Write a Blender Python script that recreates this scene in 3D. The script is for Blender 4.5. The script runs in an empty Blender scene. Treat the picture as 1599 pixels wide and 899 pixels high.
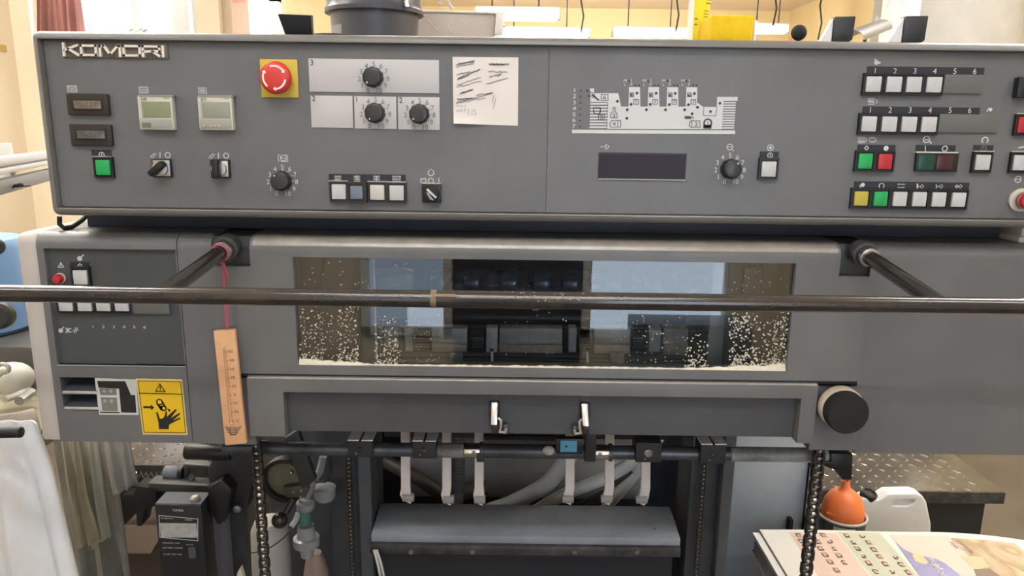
import bpy, bmesh, math, random
from mathutils import Vector, Matrix
random.seed(7)
sin, cos, pi, rad = math.sin, math.cos, math.pi, math.radians
SC = bpy.context.scene
COL = SC.collection

# ------------------------------------------------------------------ camera
FPX, PITCH, ROLL, EYE = 1155.0, rad(12.3), 0.013, 1.6
fw = Vector((0, cos(PITCH), -sin(PITCH)))
r0 = Vector((1, 0, 0)); u0 = Vector((0, sin(PITCH), cos(PITCH)))
RT = r0*cos(ROLL) + u0*sin(ROLL)
UP = -r0*sin(ROLL) + u0*cos(ROLL)
cd = bpy.data.cameras.new('camera'); cam = bpy.data.objects.new('camera', cd); COL.objects.link(cam)
cd.sensor_width = 36.0; cd.lens = FPX/1599*36; cd.clip_start = 0.02; cd.clip_end = 100
cam.matrix_world = Matrix(((RT.x, UP.x, -fw.x, 0), (RT.y, UP.y, -fw.y, 0), (RT.z, UP.z, -fw.z, EYE), (0, 0, 0, 1)))
SC.camera = cam
# ------------------------------------------------------------------ world and exposure
w = bpy.data.worlds.new('sky'); SC.world = w; w.use_nodes = True
bg = w.node_tree.nodes['Background']; bg.inputs[0].default_value = (0.80, 0.90, 1.0, 1); bg.inputs[1].default_value = 1.5
SC.view_settings.view_transform = 'Standard'; SC.view_settings.look = 'None'
SC.view_settings.gamma = 1.0; SC.view_settings.use_curve_mapping = False
SC.view_settings.exposure = 0.0
LAMP_POWER = 40.0        # ceiling tubes over the press front
REAR_LAMP_POWER = 84.0   # tubes over the rest of the room
WINDOW_POWER = 4.6       # daylight in the panes behind the camera
REAR_WINDOW_POWER = 5.0  # daylight in the panes at the back

def F(px, py, Y):
    """the point of the upright plane y=Y that the photograph shows at (px, py)"""
    d = fw + RT*((px-799.5)/FPX) - UP*((py-449.5)/FPX)
    t = Y/d.y
    return Vector((d.x*t, Y, EYE+d.z*t))
def FZ(px, py, z):
    d = fw + RT*((px-799.5)/FPX) - UP*((py-449.5)/FPX)
    t = (z-EYE)/d.z
    return Vector((d.x*t, d.y*t, z))
def R4(x0, y0, x1, y1, Y):
    """pixel rectangle -> (X0, X1, Z0, Z1) on the plane y=Y"""
    xm, ym = (x0+x1)/2, (y0+y1)/2
    return F(x0, ym, Y).x, F(x1, ym, Y).x, F(xm, y1, Y).z, F(xm, y0, Y).z

# ------------------------------------------------------------------ materials
MATS = {}
def mat(name, col, rough=0.5, metal=0.0, var=0.0, vscale=8.0, bump=0.0, bscale=600.0, emit=0.0, spec=0.5, col2=None, coat=0.0):
    if name in MATS: return MATS[name]
    m = bpy.data.materials.new(name); m.use_nodes = True; nt = m.node_tree; N = nt.nodes; L = nt.links
    p = N['Principled BSDF']
    p.inputs['Base Color'].default_value = (*col, 1); p.inputs['Roughness'].default_value = rough
    p.inputs['Metallic'].default_value = metal; p.inputs['Specular IOR Level'].default_value = spec
    if coat: p.inputs['Coat Weight'].default_value = coat; p.inputs['Coat Roughness'].default_value = 0.12
    tc = N.new('ShaderNodeTexCoord')
    if var > 0 or col2:
        n = N.new('ShaderNodeTexNoise'); n.inputs['Scale'].default_value = vscale; n.inputs['Detail'].default_value = 6; n.inputs['Roughness'].default_value = 0.62
        L.new(tc.outputs['Object'], n.inputs['Vector'])
        r = N.new('ShaderNodeValToRGB'); r.color_ramp.elements[0].position = 0.32; r.color_ramp.elements[1].position = 0.68
        c2 = col2 or tuple(min(1, c*(1+var)) for c in col); c1 = col if col2 else tuple(c*(1-var) for c in col)
        r.color_ramp.elements[0].color = (*c1, 1); r.color_ramp.elements[1].color = (*c2, 1)
        L.new(n.outputs['Fac'], r.inputs['Fac']); L.new(r.outputs['Color'], p.inputs['Base Color'])
    if bump > 0:
        n2 = N.new('ShaderNodeTexNoise'); n2.inputs['Scale'].default_value = bscale; n2.inputs['Detail'].default_value = 2
        L.new(tc.outputs['Object'], n2.inputs['Vector'])
        b = N.new('ShaderNodeBump'); b.inputs['Strength'].default_value = bump; b.inputs['Distance'].default_value = 0.001
        L.new(n2.outputs['Fac'], b.inputs['Height']); L.new(b.outputs['Normal'], p.inputs['Normal'])
    if emit > 0:
        p.inputs['Emission Color'].default_value = (*col, 1); p.inputs['Emission Strength'].default_value = emit
    MATS[name] = m
    return m
def glass(name, tint=(1, 1, 1), k=1.7, rough=0.0, haze=None):
    if name in MATS: return MATS[name]
    m = bpy.data.materials.new(name); m.use_nodes = True; nt = m.node_tree; N = nt.nodes; L = nt.links
    N.remove(N['Principled BSDF']); out = N['Material Output']
    t = N.new('ShaderNodeBsdfTransparent'); t.inputs[0].default_value = (*tint, 1)
    g = N.new('ShaderNodeBsdfGlossy'); g.inputs['Roughness'].default_value = rough
    fr = N.new('ShaderNodeFresnel'); fr.inputs[0].default_value = 1.5
    mu = N.new('ShaderNodeMath'); mu.operation = 'MULTIPLY'; mu.inputs[1].default_value = k; mu.use_clamp = True
    mx = N.new('ShaderNodeMixShader')
    L.new(fr.outputs[0], mu.inputs[0]); L.new(mu.outputs[0], mx.inputs[0]); L.new(g.outputs[0], mx.inputs[2])
    if haze:
        d = N.new('ShaderNodeBsdfDiffuse'); d.inputs[0].default_value = (*haze[0], 1)
        m2 = N.new('ShaderNodeMixShader'); m2.inputs[0].default_value = haze[1]
        L.new(t.outputs[0], m2.inputs[1]); L.new(d.outputs[0], m2.inputs[2]); L.new(m2.outputs[0], mx.inputs[1])
    else:
        L.new(t.outputs[0], mx.inputs[1])
    L.new(mx.outputs[0], out.inputs[0])
    MATS[name] = m
    return m
def emitter(name, col, power):
    m = bpy.data.materials.new(name); m.use_nodes = True; nt = m.node_tree
    nt.nodes.remove(nt.nodes['Principled BSDF']); e = nt.nodes.new('ShaderNodeEmission')
    e.inputs[0].default_value = (*col, 1); e.inputs[1].default_value = power
    nt.links.new(e.outputs[0], nt.nodes['Material Output'].inputs[0]); MATS[name] = m
    return m

PAINT = mat('grey_hammered_paint', (0.140, 0.140, 0.142), 0.36, var=0.10, vscale=7, bump=0.25, bscale=700)
PAINT_LIP_LIT = mat('lit_lip_satin_paint', (0.170, 0.164, 0.156), 0.30, var=0.08, vscale=9, bump=0.15, bscale=700)  # lighter and warmer than the face paint: light on the lips put into colour
PAINT_G = mat('guard_satin_paint', (0.145, 0.144, 0.143), 0.30, var=0.10, vscale=7, bump=0.15, bscale=700)
RUB_HILITE = mat('rubbed_highlight_paint', (0.32, 0.29, 0.255), 0.27, var=0.16, vscale=26, spec=0.8)  # bright tan paints the edge highlights, over rubbed paint on the guard
PAINT_D = mat('dark_grey_panel_paint', (0.062, 0.068, 0.070), 0.5, var=0.08, vscale=9, bump=0.2, bscale=700)
PAINT_B = mat('blue_grey_frame_paint', (0.075, 0.085, 0.10), 0.5, var=0.25, vscale=5)
PAINT_N = mat('navy_neck_paint', (0.040, 0.046, 0.066), 0.5, var=0.2, vscale=12)
PAINT_C = mat('cream_side_paint', (0.55, 0.50, 0.46), 0.5, var=0.05, vscale=6)
PAINT_P = mat('pale_blue_grey_paint', (0.38, 0.44, 0.51), 0.5, var=0.12, vscale=5)
BLACK = mat('black_plastic', (0.012, 0.012, 0.013), 0.38)
BLACKM = mat('matt_black_rubber', (0.010, 0.010, 0.010), 0.75)
SOOT = mat('sooty_black_steel', (0.022, 0.022, 0.024), 0.55, var=0.4, vscale=14)
STRIP = mat('black_label_strip', (0.018, 0.019, 0.026), 0.5)
BROWNB = mat('brown_black_plastic', (0.028, 0.021, 0.018), 0.35)
WHITEB = mat('milky_white_cap', (0.54, 0.54, 0.54), 0.4, var=0.06, vscale=60)
WHITEP = mat('white_printed_plate', (0.53, 0.515, 0.505), 0.5)
PRINT = mat('white_print_ink', (0.62, 0.63, 0.63), 0.6)
INK = mat('black_print_ink', (0.014, 0.012, 0.012), 0.6)
INKG = mat('grey_print_ink', (0.17, 0.16, 0.155), 0.6)
GREEN = mat('green_cap', (0.012, 0.36, 0.085), 0.4)
GREEND = mat('dark_green_lens', (0.012, 0.06, 0.035), 0.3)
RED = mat('red_cap', (0.46, 0.022, 0.030), 0.4)
REDD = mat('dark_red_lens', (0.06, 0.018, 0.024), 0.3)
REDM = mat('red_mushroom_plastic', (0.62, 0.045, 0.035), 0.42)
YELC = mat('dull_yellow_cap', (0.48, 0.40, 0.055), 0.45)
YEL = mat('yellow_plate', (0.62, 0.45, 0.05), 0.5)
YELS = mat('yellow_sign', (0.78, 0.50, 0.012), 0.4)
CHROME = mat('chrome', (0.75, 0.72, 0.68), 0.16, metal=1.0)
CHROMED = mat('brushed_nickel', (0.60, 0.57, 0.53), 0.35, metal=1.0)
STEEL = mat('oily_steel', (0.34, 0.34, 0.35), 0.38, metal=0.9, var=0.3, vscale=20)
STEELD = mat('dark_worn_steel', (0.10, 0.10, 0.105), 0.45, metal=0.6, var=0.4, vscale=25)
ALU = mat('aluminium_extrusion', (0.55, 0.55, 0.56), 0.4, metal=0.8)
TUBE = mat('worn_black_lacquer', (0.020, 0.017, 0.016), 0.24, var=0.35, vscale=30, col2=(0.040, 0.030, 0.024), coat=0.7)
LCDG = mat('green_grey_lcd', (0.24, 0.26, 0.15), 0.25)
LCDK = mat('grey_green_lcd', (0.29, 0.30, 0.24), 0.25)
CREAM = mat('cream_plastic', (0.56, 0.54, 0.46), 0.45)
CREAMK = mat('keypad_grey_plastic', (0.34, 0.34, 0.30), 0.4)
TAN = mat('smoky_tan_counter_window', (0.19, 0.15, 0.11), 0.25, var=0.4, vscale=90)
TANG = mat('smoky_grey_counter_window', (0.13, 0.125, 0.11), 0.25, var=0.5, vscale=90)
TAG = mat('pale_grey_tag', (0.36, 0.37, 0.37), 0.5)
PURPLE = mat('dark_violet_display_glass', (0.024, 0.012, 0.020), 0.05, spec=0.11)
PAPER = mat('note_paper', (0.78, 0.72, 0.68), 0.75, var=0.02, vscale=12)
PENCIL = mat('pencil_graphite', (0.23, 0.205, 0.20), 0.6)
PENCILL = mat('faint_pencil', (0.36, 0.33, 0.32), 0.6)
WOOD = mat('varnished_beech', (0.74, 0.42, 0.22), 0.42, var=0.10, vscale=22)
WOODINK = mat('burnt_brown_print', (0.10, 0.045, 0.02), 0.6)
PINK = mat('pink_cord', (0.40, 0.10, 0.14), 0.8)
POWDER = mat('cream_spray_powder', (0.74, 0.69, 0.56), 0.9, var=0.08, vscale=200, bump=0.5, bscale=500)
GUARD = glass('acrylic_guard_pane', (0.93, 0.95, 0.96), 1.6)
ACRY = mat('frosted_acrylic', (0.17, 0.17, 0.17), 0.3)
BROWN = mat('oily_brown_plate', (0.055, 0.042, 0.034), 0.45, var=0.5, vscale=10)
STOPW = mat('white_nylon', (0.66, 0.63, 0.63), 0.5, var=0.05, vscale=30)
HOSEG = mat('grey_pvc_hose', (0.42, 0.44, 0.47), 0.45, var=0.15, vscale=14)
HOSEL = mat('pale_grey_hose', (0.66, 0.68, 0.69), 0.5, var=0.2, vscale=10)
HOSED = mat('dark_corrugated_hose', (0.045, 0.047, 0.052), 0.45)
CHAIN = mat('oiled_chain_steel', (0.060, 0.050, 0.042), 0.42, metal=0.6, var=0.4, vscale=60)
ORANGE = mat('orange_plastic', (0.78, 0.19, 0.055), 0.42, var=0.06, vscale=10)
JUG = mat('milky_jug_plastic', (0.82, 0.84, 0.86), 0.4, var=0.04, vscale=8)
BUCKG = mat('grey_bucket_plastic', (0.10, 0.11, 0.13), 0.4)
BUCKR = mat('pale_rim_plastic', (0.50, 0.49, 0.47), 0.45)
SHEET = mat('white_sheet_paper', (0.80, 0.78, 0.74), 0.7)
SHEETG = mat('sheet_edge_grey', (0.42, 0.43, 0.44), 0.8, var=0.3, vscale=60)
RAGW = mat('white_rag_cotton', (0.84, 0.84, 0.85), 0.95, var=0.05, vscale=12, bump=0.6, bscale=350)
RAGC = mat('cream_rag_cotton', (0.66, 0.60, 0.55), 0.95, var=0.06, vscale=10, bump=0.6, bscale=350)
RAGB = mat('beige_rag_cotton', (0.40, 0.37, 0.27), 0.95, var=0.18, vscale=9, bump=0.6, bscale=350)
RAGG = mat('grimy_grey_rag_cotton', (0.22, 0.21, 0.18), 0.95, var=0.3, vscale=9, bump=0.6, bscale=350)
BLUE = mat('light_blue_plastic', (0.20, 0.36, 0.60), 0.45, var=0.05, vscale=6)
WALLC = mat('cream_wall_plaster', (0.82, 0.71, 0.54), 0.85, var=0.05, vscale=1.3, bump=0.15, bscale=60)
WALLY = mat('yellow_wall_plaster', (0.84, 0.70, 0.42), 0.85, var=0.05, vscale=1.0)
CEILM = mat('ceiling_plaster', (0.80, 0.69, 0.58), 0.9, var=0.04, vscale=1.0)
FLOORM = mat('brown_concrete_floor', (0.105, 0.085, 0.067), 0.6, var=0.18, vscale=3)
TREAD = mat('worn_tread_plate', (0.125, 0.115, 0.105), 0.33, metal=0.75, var=0.35, vscale=7)
LUG = mat('polished_tread_lug', (0.34, 0.31, 0.28), 0.22, metal=0.8, var=0.25, vscale=20)
LAMPE = emitter('lit_fluorescent_tube', (0.95, 0.975, 1.0), LAMP_POWER)
DAYFILL = emitter('added_fill_pane', (0.72, 0.84, 1.0), WINDOW_POWER*0.08)  # glow of the added fill windows
LAMPR = emitter('bright_fluorescent_tube', (1.0, 0.965, 0.89), REAR_LAMP_POWER)
DAYDIM = emitter('dim_frosted_pane', (0.66, 0.80, 1.0), WINDOW_POWER*0.36)
DAYE = emitter('daylight_pane', (0.72, 0.84, 1.0), WINDOW_POWER)
DAYR = emitter('bright_daylight_pane', (0.94, 0.97, 1.0), REAR_WINDOW_POWER)
FRAMEW = mat('white_window_frame', (0.75, 0.74, 0.72), 0.5)

# ------------------------------------------------------------------ mesh builder
_tc = {}
def glyphs(s):
    if s not in _tc:
        c = bpy.data.curves.new('t', 'FONT'); c.body = s; c.size = 1.0; c.align_x = 'CENTER'; c.resolution_u = 2
        o = bpy.data.objects.new('t', c)
        me = bpy.data.meshes.new_from_object(o)
        vs = [(v.co.x, v.co.y) for v in me.vertices]; fs = [tuple(p.vertices) for p in me.polygons]
        bpy.data.objects.remove(o); bpy.data.curves.remove(c); bpy.data.meshes.remove(me)
        if vs:
            ys = [v[1] for v in vs]; xs = [v[0] for v in vs]; h = max(ys)-min(ys); y0 = min(ys); xm = (max(xs)+min(xs))/2
            vs = [((x-xm)/0.72, (y-y0-h/2)/0.72) for x, y in vs]
        _tc[s] = (vs, fs)
    return _tc[s]

class B:
    def __init__(s): s.v = []; s.f = []
    def add(s, vs, fs):
        k = len(s.v); s.v += [Vector(v) for v in vs]; s.f += [tuple(i+k for i in f) for f in fs]; return s
    def box(s, x0, x1, y0, y1, z0, z1):
        return s.add([(x0,y0,z0),(x1,y0,z0),(x1,y1,z0),(x0,y1,z0),(x0,y0,z1),(x1,y0,z1),(x1,y1,z1),(x0,y1,z1)],
                     [(0,3,2,1),(4,5,6,7),(0,1,5,4),(1,2,6,5),(2,3,7,6),(3,0,4,7)])
    def pbox(s, x0, y0, x1, y1, Y, proud, back=0.0):
        X0, X1, Z0, Z1 = R4(x0, y0, x1, y1, Y-proud)
        return s.box(X0, X1, Y-proud, Y+back, Z0, Z1)
    def obox(s, c, a, b, d):
        c, a, b, d = Vector(c), Vector(a), Vector(b), Vector(d)
        if a.cross(b).dot(d) < 0: d = -d
        P = [c-a-b-d, c+a-b-d, c+a+b-d, c-a+b-d, c-a-b+d, c+a-b+d, c+a+b+d, c-a+b+d]
        return s.add(P, [(0,3,2,1),(4,5,6,7),(0,1,5,4),(1,2,6,5),(2,3,7,6),(3,0,4,7)])
    def cyl(s, p0, p1, r, r1=None, n=18, cap=True):
        p0, p1 = Vector(p0), Vector(p1); d = (p1-p0).normalized(); r1 = r if r1 is None else r1
        a = d.orthogonal().normalized(); b = d.cross(a)
        vs = [p0+(a*cos(2*pi*i/n)+b*sin(2*pi*i/n))*r for i in range(n)] + [p1+(a*cos(2*pi*i/n)+b*sin(2*pi*i/n))*r1 for i in range(n)]
        fs = [(i, (i+1) % n, n+(i+1) % n, n+i) for i in range(n)]
        if cap: fs += [tuple(range(n-1, -1, -1)), tuple(range(n, 2*n))]
        return s.add(vs, fs)
    def tube(s, pts, r, n=10, cap=True):
        pts = [Vector(p) for p in pts]; m = len(pts); rs = r if isinstance(r, (list, tuple)) else [r]*m
        t = [(pts[min(i+1, m-1)]-pts[max(i-1, 0)]).normalized() for i in range(m)]
        a = t[0].orthogonal().normalized(); vs = []
        for i in range(m):
            a = (a - t[i]*a.dot(t[i])).normalized(); b = t[i].cross(a)
            vs += [pts[i]+(a*cos(2*pi*j/n)+b*sin(2*pi*j/n))*rs[i] for j in range(n)]
        fs = [(i*n+j, i*n+(j+1) % n, (i+1)*n+(j+1) % n, (i+1)*n+j) for i in range(m-1) for j in range(n)]
        if cap: fs += [tuple(range(n-1, -1, -1)), tuple(range((m-1)*n, m*n))]
        return s.add(vs, fs)
    def prism(s, pts, d):
        pts = [Vector(p) for p in pts]; d = Vector(d); n = len(pts)
        nn = Vector((0, 0, 0))
        for i in range(n): nn += (pts[i]-pts[0]).cross(pts[(i+1) % n]-pts[0])
        if nn.dot(d) > 0: pts = pts[::-1]
        vs = pts + [p+d for p in pts]
        return s.add(vs, [tuple(range(n)), tuple(range(2*n-1, n-1, -1))] + [(i, n+i, n+(i+1) % n, (i+1) % n) for i in range(n)])
    def lathe(s, prof, c, ax=(0, 0, 1), n=24, cap=True):
        c = Vector(c); d = Vector(ax).normalized(); a = d.orthogonal().normalized(); b = d.cross(a); m = len(prof)
        vs = [c+d*h+(a*cos(2*pi*j/n)+b*sin(2*pi*j/n))*r for r, h in prof for j in range(n)]
        fs = [(i*n+j, i*n+(j+1) % n, (i+1)*n+(j+1) % n, (i+1)*n+j) for i in range(m-1) for j in range(n)]
        if cap and prof[0][0] > 1e-6: fs.append(tuple(range(n-1, -1, -1)))
        if cap and prof[-1][0] > 1e-6: fs.append(tuple(range((m-1)*n, m*n)))
        return s.add(vs, fs)
    def ball(s, c, r, n=14, sc=(1, 1, 1)):
        c = Vector(c); m = n//2
        vs = [c+Vector((sin(pi*i/m)*cos(2*pi*j/n)*r*sc[0], sin(pi*i/m)*sin(2*pi*j/n)*r*sc[1], cos(pi*i/m)*r*sc[2])) for i in range(m+1) for j in range(n)]
        return s.add(vs, [(i*n+j, (i+1)*n+j, (i+1)*n+(j+1) % n, i*n+(j+1) % n) for i in range(m) for j in range(n)])
    def grid(s, rows, thick=None):
        n, m = len(rows), len(rows[0]); vs = [p for r in rows for p in r]
        fs = [(i*m+j, i*m+j+1, (i+1)*m+j+1, (i+1)*m+j) for i in range(n-1) for j in range(m-1)]
        if thick:
            k = n*m; t = Vector(thick); vs = vs + [Vector(p)+t for p in vs]
            fs += [tuple(k+i for i in f[::-1]) for f in fs]
            for j in range(m-1):
                fs += [(j, k+j, k+j+1, j+1), ((n-1)*m+j, (n-1)*m+j+1, k+(n-1)*m+j+1, k+(n-1)*m+j)]
            for i in range(n-1):
                fs += [(i*m, (i+1)*m, k+(i+1)*m, k+i*m), (i*m+m-1, k+i*m+m-1, k+(i+1)*m+m-1, (i+1)*m+m-1)]
        return s.add(vs, fs)
    def profx(s, prof, x0, x1):      # profile in (y, z) swept along x
        return s.prism([(x0, y, z) for y, z in prof], (x1-x0, 0, 0))
    # ---- flat print on an upright plane, pixel coordinates
    def flat(s, pts, Y, t=0.0004):
        return s.prism([F(x, y, Y) for x, y in pts], (0, -t, 0))
    def line(s, pts, wd, Y, closed=False, t=0.0004):
        q = list(pts)+([pts[0]] if closed else [])
        for (xa, ya), (xb, yb) in zip(q, q[1:]):
            L = math.hypot(xb-xa, yb-ya) or 1; ux, uy = (xb-xa)/L*wd/2, (yb-ya)/L*wd/2
            s.flat([(xa-ux-uy, ya-uy+ux), (xb+ux-uy, yb+uy+ux), (xb+ux+uy, yb+uy-ux), (xa-ux+uy, ya-uy-ux)], Y, t)
        return s
    def ring(s, x, y, r, wd, Y, a0=0, a1=360, n=16, t=0.0004):
        c = F(x, y, Y); k = Y*1.02/FPX
        P = [rad(a0+(a1-a0)*i/n) for i in range(n+1)]
        for a, b in zip(P, P[1:]):
            s.prism([c+Vector((cos(g), 0, sin(g)))*(q*k) for g, q in ((a, r-wd/2), (a, r+wd/2), (b, r+wd/2), (b, r-wd/2))], (0, -t, 0))
        return s
    def disc(s, x, y, r, Y, n=14, t=0.0004):
        c = F(x, y, Y); k = Y*1.02/FPX
        return s.prism([c+Vector((cos(2*pi*i/n), 0, sin(2*pi*i/n)))*(r*k) for i in range(n)], (0, -t, 0))
    def text(s, txt, x, y, hpx, Y, sx=1.0, t=0.0004):
        vs, fs = glyphs(txt); c = F(x, y, Y); k = hpx*Y*1.02/FPX
        return s.add([(c.x+a*k*sx, Y-t, c.z+b*k) for a, b in vs], [f for f in fs])
    def make(s, name, m, parent=None, bev=0.0, seg=2, ang=35, origin=None, label=None, kind=None):
        me = bpy.data.meshes.new(name); v = s.v
        lo = Vector((min(p.x for p in v), min(p.y for p in v), min(p.z for p in v))); hi = Vector((max(p.x for p in v), max(p.y for p in v), max(p.z for p in v)))
        og = Vector(origin) if origin is not None else Vector(((lo.x+hi.x)/2, (lo.y+hi.y)/2, lo.z))
        me.from_pydata([p-og for p in v], [], s.f)
        if bev > 0:
            bm = bmesh.new(); bm.from_mesh(me)
            es = [e for e in bm.edges if len(e.link_faces) == 2 and e.calc_face_angle(0) > rad(30)]
            bmesh.ops.bevel(bm, geom=es, offset=bev, segments=seg, profile=0.5, affect='EDGES', clamp_overlap=True)
            bm.to_mesh(me); bm.free()
        me.polygons.foreach_set('use_smooth', [True]*len(me.polygons)); me.set_sharp_from_angle(angle=rad(ang))
        me.materials.append(m)
        o = bpy.data.objects.new(name, me); COL.objects.link(o)
        put(o, og, parent)
        if label: o['label'] = label
        if kind: o['kind'] = kind
        return o
WO = {}
def put(o, og, parent):
    WO[o.name] = Vector(og)
    if parent is not None:
        o.parent = parent; o.location = Vector(og)-WO[parent.name]
    else: o.location = og
def thing(name, label, cat, loc, group=None):
    o = bpy.data.objects.new(name, None); o.empty_display_size = 0.05; COL.objects.link(o)
    put(o, Vector(loc), None); o['label'] = label; o['category'] = cat
    if group: o['group'] = group
    return o
def tag(o, label, cat, group=None):
    o['label'] = label; o['category'] = cat
    if group: o['group'] = group
    return o
def struct(o): o['kind'] = 'structure'; return o
# ================================================================== the room
def bx(*a): return B().box(*a)
struct(bx(-2.9, 3.4, -2.1, 9.5, -0.1, 0.0).make('floor', FLOORM))
struct(bx(-2.9, 3.4, -2.1, 9.5, 3.0, 3.1).make('ceiling', CEILM))
struct(bx(-2.9, -2.8, -2.1, 9.5, 0, 3.0).make('wall_left', WALLC))
struct(bx(3.3, 3.4, -2.1, 9.5, 0, 3.0).make('wall_right', WALLY))
struct(bx(-2.8, 3.3, 9.4, 9.5, 0, 3.0).make('wall_back', WALLY))
struct(bx(-2.8, 3.3, -2.1, -2.0, 0, 3.0).make('wall_front', WALLC))
struct(bx(-2.8, -1.30, 4.32, 4.42, 0, 3.0).make('wall_rear_left', WALLC))
struct(bx(-1.40, -1.30, 4.42, 9.4, 0, 3.0).make('wall_return', WALLY))
def window(n, x0, x1, z0, z1, y, d, em, mull=True):
    """frame + pane against a wall whose face is y; d = -1 or +1 towards the room"""
    f = B(); fwid = 0.05
    for a in ((x0, x0+fwid, z0, z1), (x1-fwid, x1, z0, z1), (x0, x1, z0, z0+fwid), (x0, x1, z1-fwid, z1)):
        f.box(a[0], a[1], min(y, y+d*0.05), max(y, y+d*0.05), a[2], a[3])
    fr = struct(f.make('window_%d' % n, FRAMEW))
    B().box(x0+fwid, x1-fwid, min(y+d*0.010, y+d*0.02), max(y+d*0.010, y+d*0.02), z0+fwid, z1-fwid).make('pane', em, fr)
    return fr
# windows behind the viewer; the guard pane mirrors only the middle pair
window(5, 1.62, 3.1, 0.42, 2.4, -2.0, 1, DAYFILL)  # unseen window, added as cool fill from the right
window(6, -2.7, -1.42, 0.42, 2.4, -2.0, 1, DAYFILL)  # unseen window, added as fill for the lower left
w1 = window(1, -0.86, -0.34, 0.42, 2.3, -2.0, 1, DAYDIM)
B().box(-0.60, -0.39, -1.979, -1.976, 0.47, 0.585).make('clear_pane', DAYE, w1)
struct(B().box(-0.335, 0.395, -2.0, -1.96, 0, 2.15).make('dark_reflection_panel', mat('navy_panel_paint', (0.03, 0.035, 0.055), 0.5)))  # unseen dark panel, added so the pane mirrors a dark middle
o = B().box(0.66, 1.30, -1.93, -1.70, 0, 0.57).make('reflection_mask_cabinet', mat('slate_cabinet_paint', (0.10, 0.13, 0.15), 0.5), None, 0.005); o['label'] = 'unseen low slate cabinet added to mask part of the window reflection'; o['category'] = 'cabinet'  # added out of view to cut the window's mirrored lower corner
window(2, 0.40, 1.25, 0.42, 2.3, -2.0, 1, DAYE)
# bright windows in the rear left wall
a, b_, _, _ = R4(118, 0, 232, 40, 4.32); window(3, a, b_, 1.3, 2.75, 4.32, -1, DAYR)
a, b_, _, _ = R4(376, 0, 440, 40, 4.32); window(4, a, b_, 1.3, F(405, 4, 4.32).z+0.05, 4.32, -1, DAYR)
c = F(257, 30, 3.75)
struct(B().cyl((c.x, 3.75, 0), (c.x, 3.75, 3.0), 0.138, n=32).make('column', mat('pale_grey_column_paint', (0.48, 0.49, 0.49), 0.7, var=0.05, vscale=4)))
c2 = F(1478, 30, 3.8)
struct(B().cyl((c2.x, 3.8, 0), (c2.x, 3.8, 3.0), 0.330, n=40).make('column', mat('off_white_column_paint', (0.34, 0.325, 0.30), 0.7, var=0.10, vscale=5)))
struct(B().cyl(F(43, -60, 4.0), F(54, 70, 4.0), 0.012, n=8).make('trim_1', FRAMEW))
a, b_, _, _ = R4(303, 0, 346, 40, 4.3)
struct(bx(a, b_, 4.26, 4.32, 0, 2.95).make('trim_2', mat('cream_post_paint', (0.78, 0.68, 0.52), 0.7)))
c = F(298, 30, 3.62)
struct(B().cyl((c.x, 3.62, 0), (c.x, 3.62, 3.0), 0.009, n=8).make('trim_3', FRAMEW))
# curtain
def cloth(name, left, right, Y, m, label, cat, folds=4, amp=0.02, n=24, k=26, thick=0.004, group=None, ph=0.0, sag=0.0):
    """hanging cloth between two outlines (pixel polylines seen at depth Y) with real folds"""
    def at(poly, t):
        x = t*(len(poly)-1); i = min(int(x), len(poly)-2); f = x-i
        return poly[i][0]*(1-f)+poly[i+1][0]*f, poly[i][1]*(1-f)+poly[i+1][1]*f
    rows = []
    for i in range(n+1):
        t = i/n; l, r = at(left, t), at(right, t); row = []
        for j in range(k+1):
            u = j/k; px = l[0]*(1-u)+r[0]*u; py = l[1]*(1-u)+r[1]*u
            p = F(px, py, Y)
            p.y += amp*(0.35+0.65*t)*(sin(2*pi*folds*u+ph+0.9*t)+0.45*sin(2*pi*folds*2.3*u+1.7*ph-1.3*t))+sag*sin(pi*u)
            p.z += 0.004*sin(5*u+9*t+ph)
            row.append(p)
        rows.append(row)
    o = B().grid(rows, (0, thick, 0)).make(name, m, ang=80)
    return tag(o, label, cat, group)
CURT = mat('dusty_pink_curtain', (0.33, 0.15, 0.13), 0.9, var=0.12, vscale=5)
cloth('curtain', [(57, -60), (57, 120)], [(118, -60), (138, 120)], 4.15, CURT, 'dusty pink curtain hanging in folds beside the bright window', 'curtain', folds=5, amp=0.03, k=60)
PEACH = mat('peach_poster_paper', (0.85, 0.48, 0.37), 0.8, var=0.05, vscale=8)
a, b_, z0, z1 = R4(361, -30, 388, 62, 4.24)
o = bx(a, b_, 4.24, 4.244, z0, z1).make('poster', PEACH); tag(o, 'peach coloured paper sheet taped to the window edge at the rear wall', 'paper')
bb = B()
for k in range(6): bb.line([(364+k*3.4, 4), (366+k*3.4, -2)], 1.0, 4.238)
bb.make('poster_lettering', mat('red_poster_ink', (0.55, 0.16, 0.12), 0.7), o)
o = B().tube([F(201, 46, 3.55), F(208, 42, 3.55), F(214, 46, 3.55), F(220, 41, 3.58), F(226, 48, 3.58)], 0.012, 10).make('pipe_elbow', FRAMEW)
tag(o, 'small white pipe elbow fixed to the grey round column', 'pipe fitting')
# tape marks on the left wall
TAPE = mat('yellowed_tape', (0.55, 0.38, 0.12), 0.7)
def wl(px, py):                                   # point of the left wall face
    d = F(px, py, 1.0)-Vector((0, 0, EYE)); t = -2.8/d.x
    return Vector((-2.8, d.y*t, EYE+d.z*t))
for (px, py, sw, sh), lb in zip(((3, 75, 6, 10), (29, 73, 6, 10)), ('yellowed tape scrap at the edge of the cream wall', 'yellowed tape scrap on the cream wall nearer the console')):
    p = wl(px, py); o = bx(-2.8, -2.797, p.y-0.035, p.y+0.035, p.z-0.018, p.z+0.018).make('tape_scrap', TAPE); tag(o, lb, 'tape')
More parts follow.
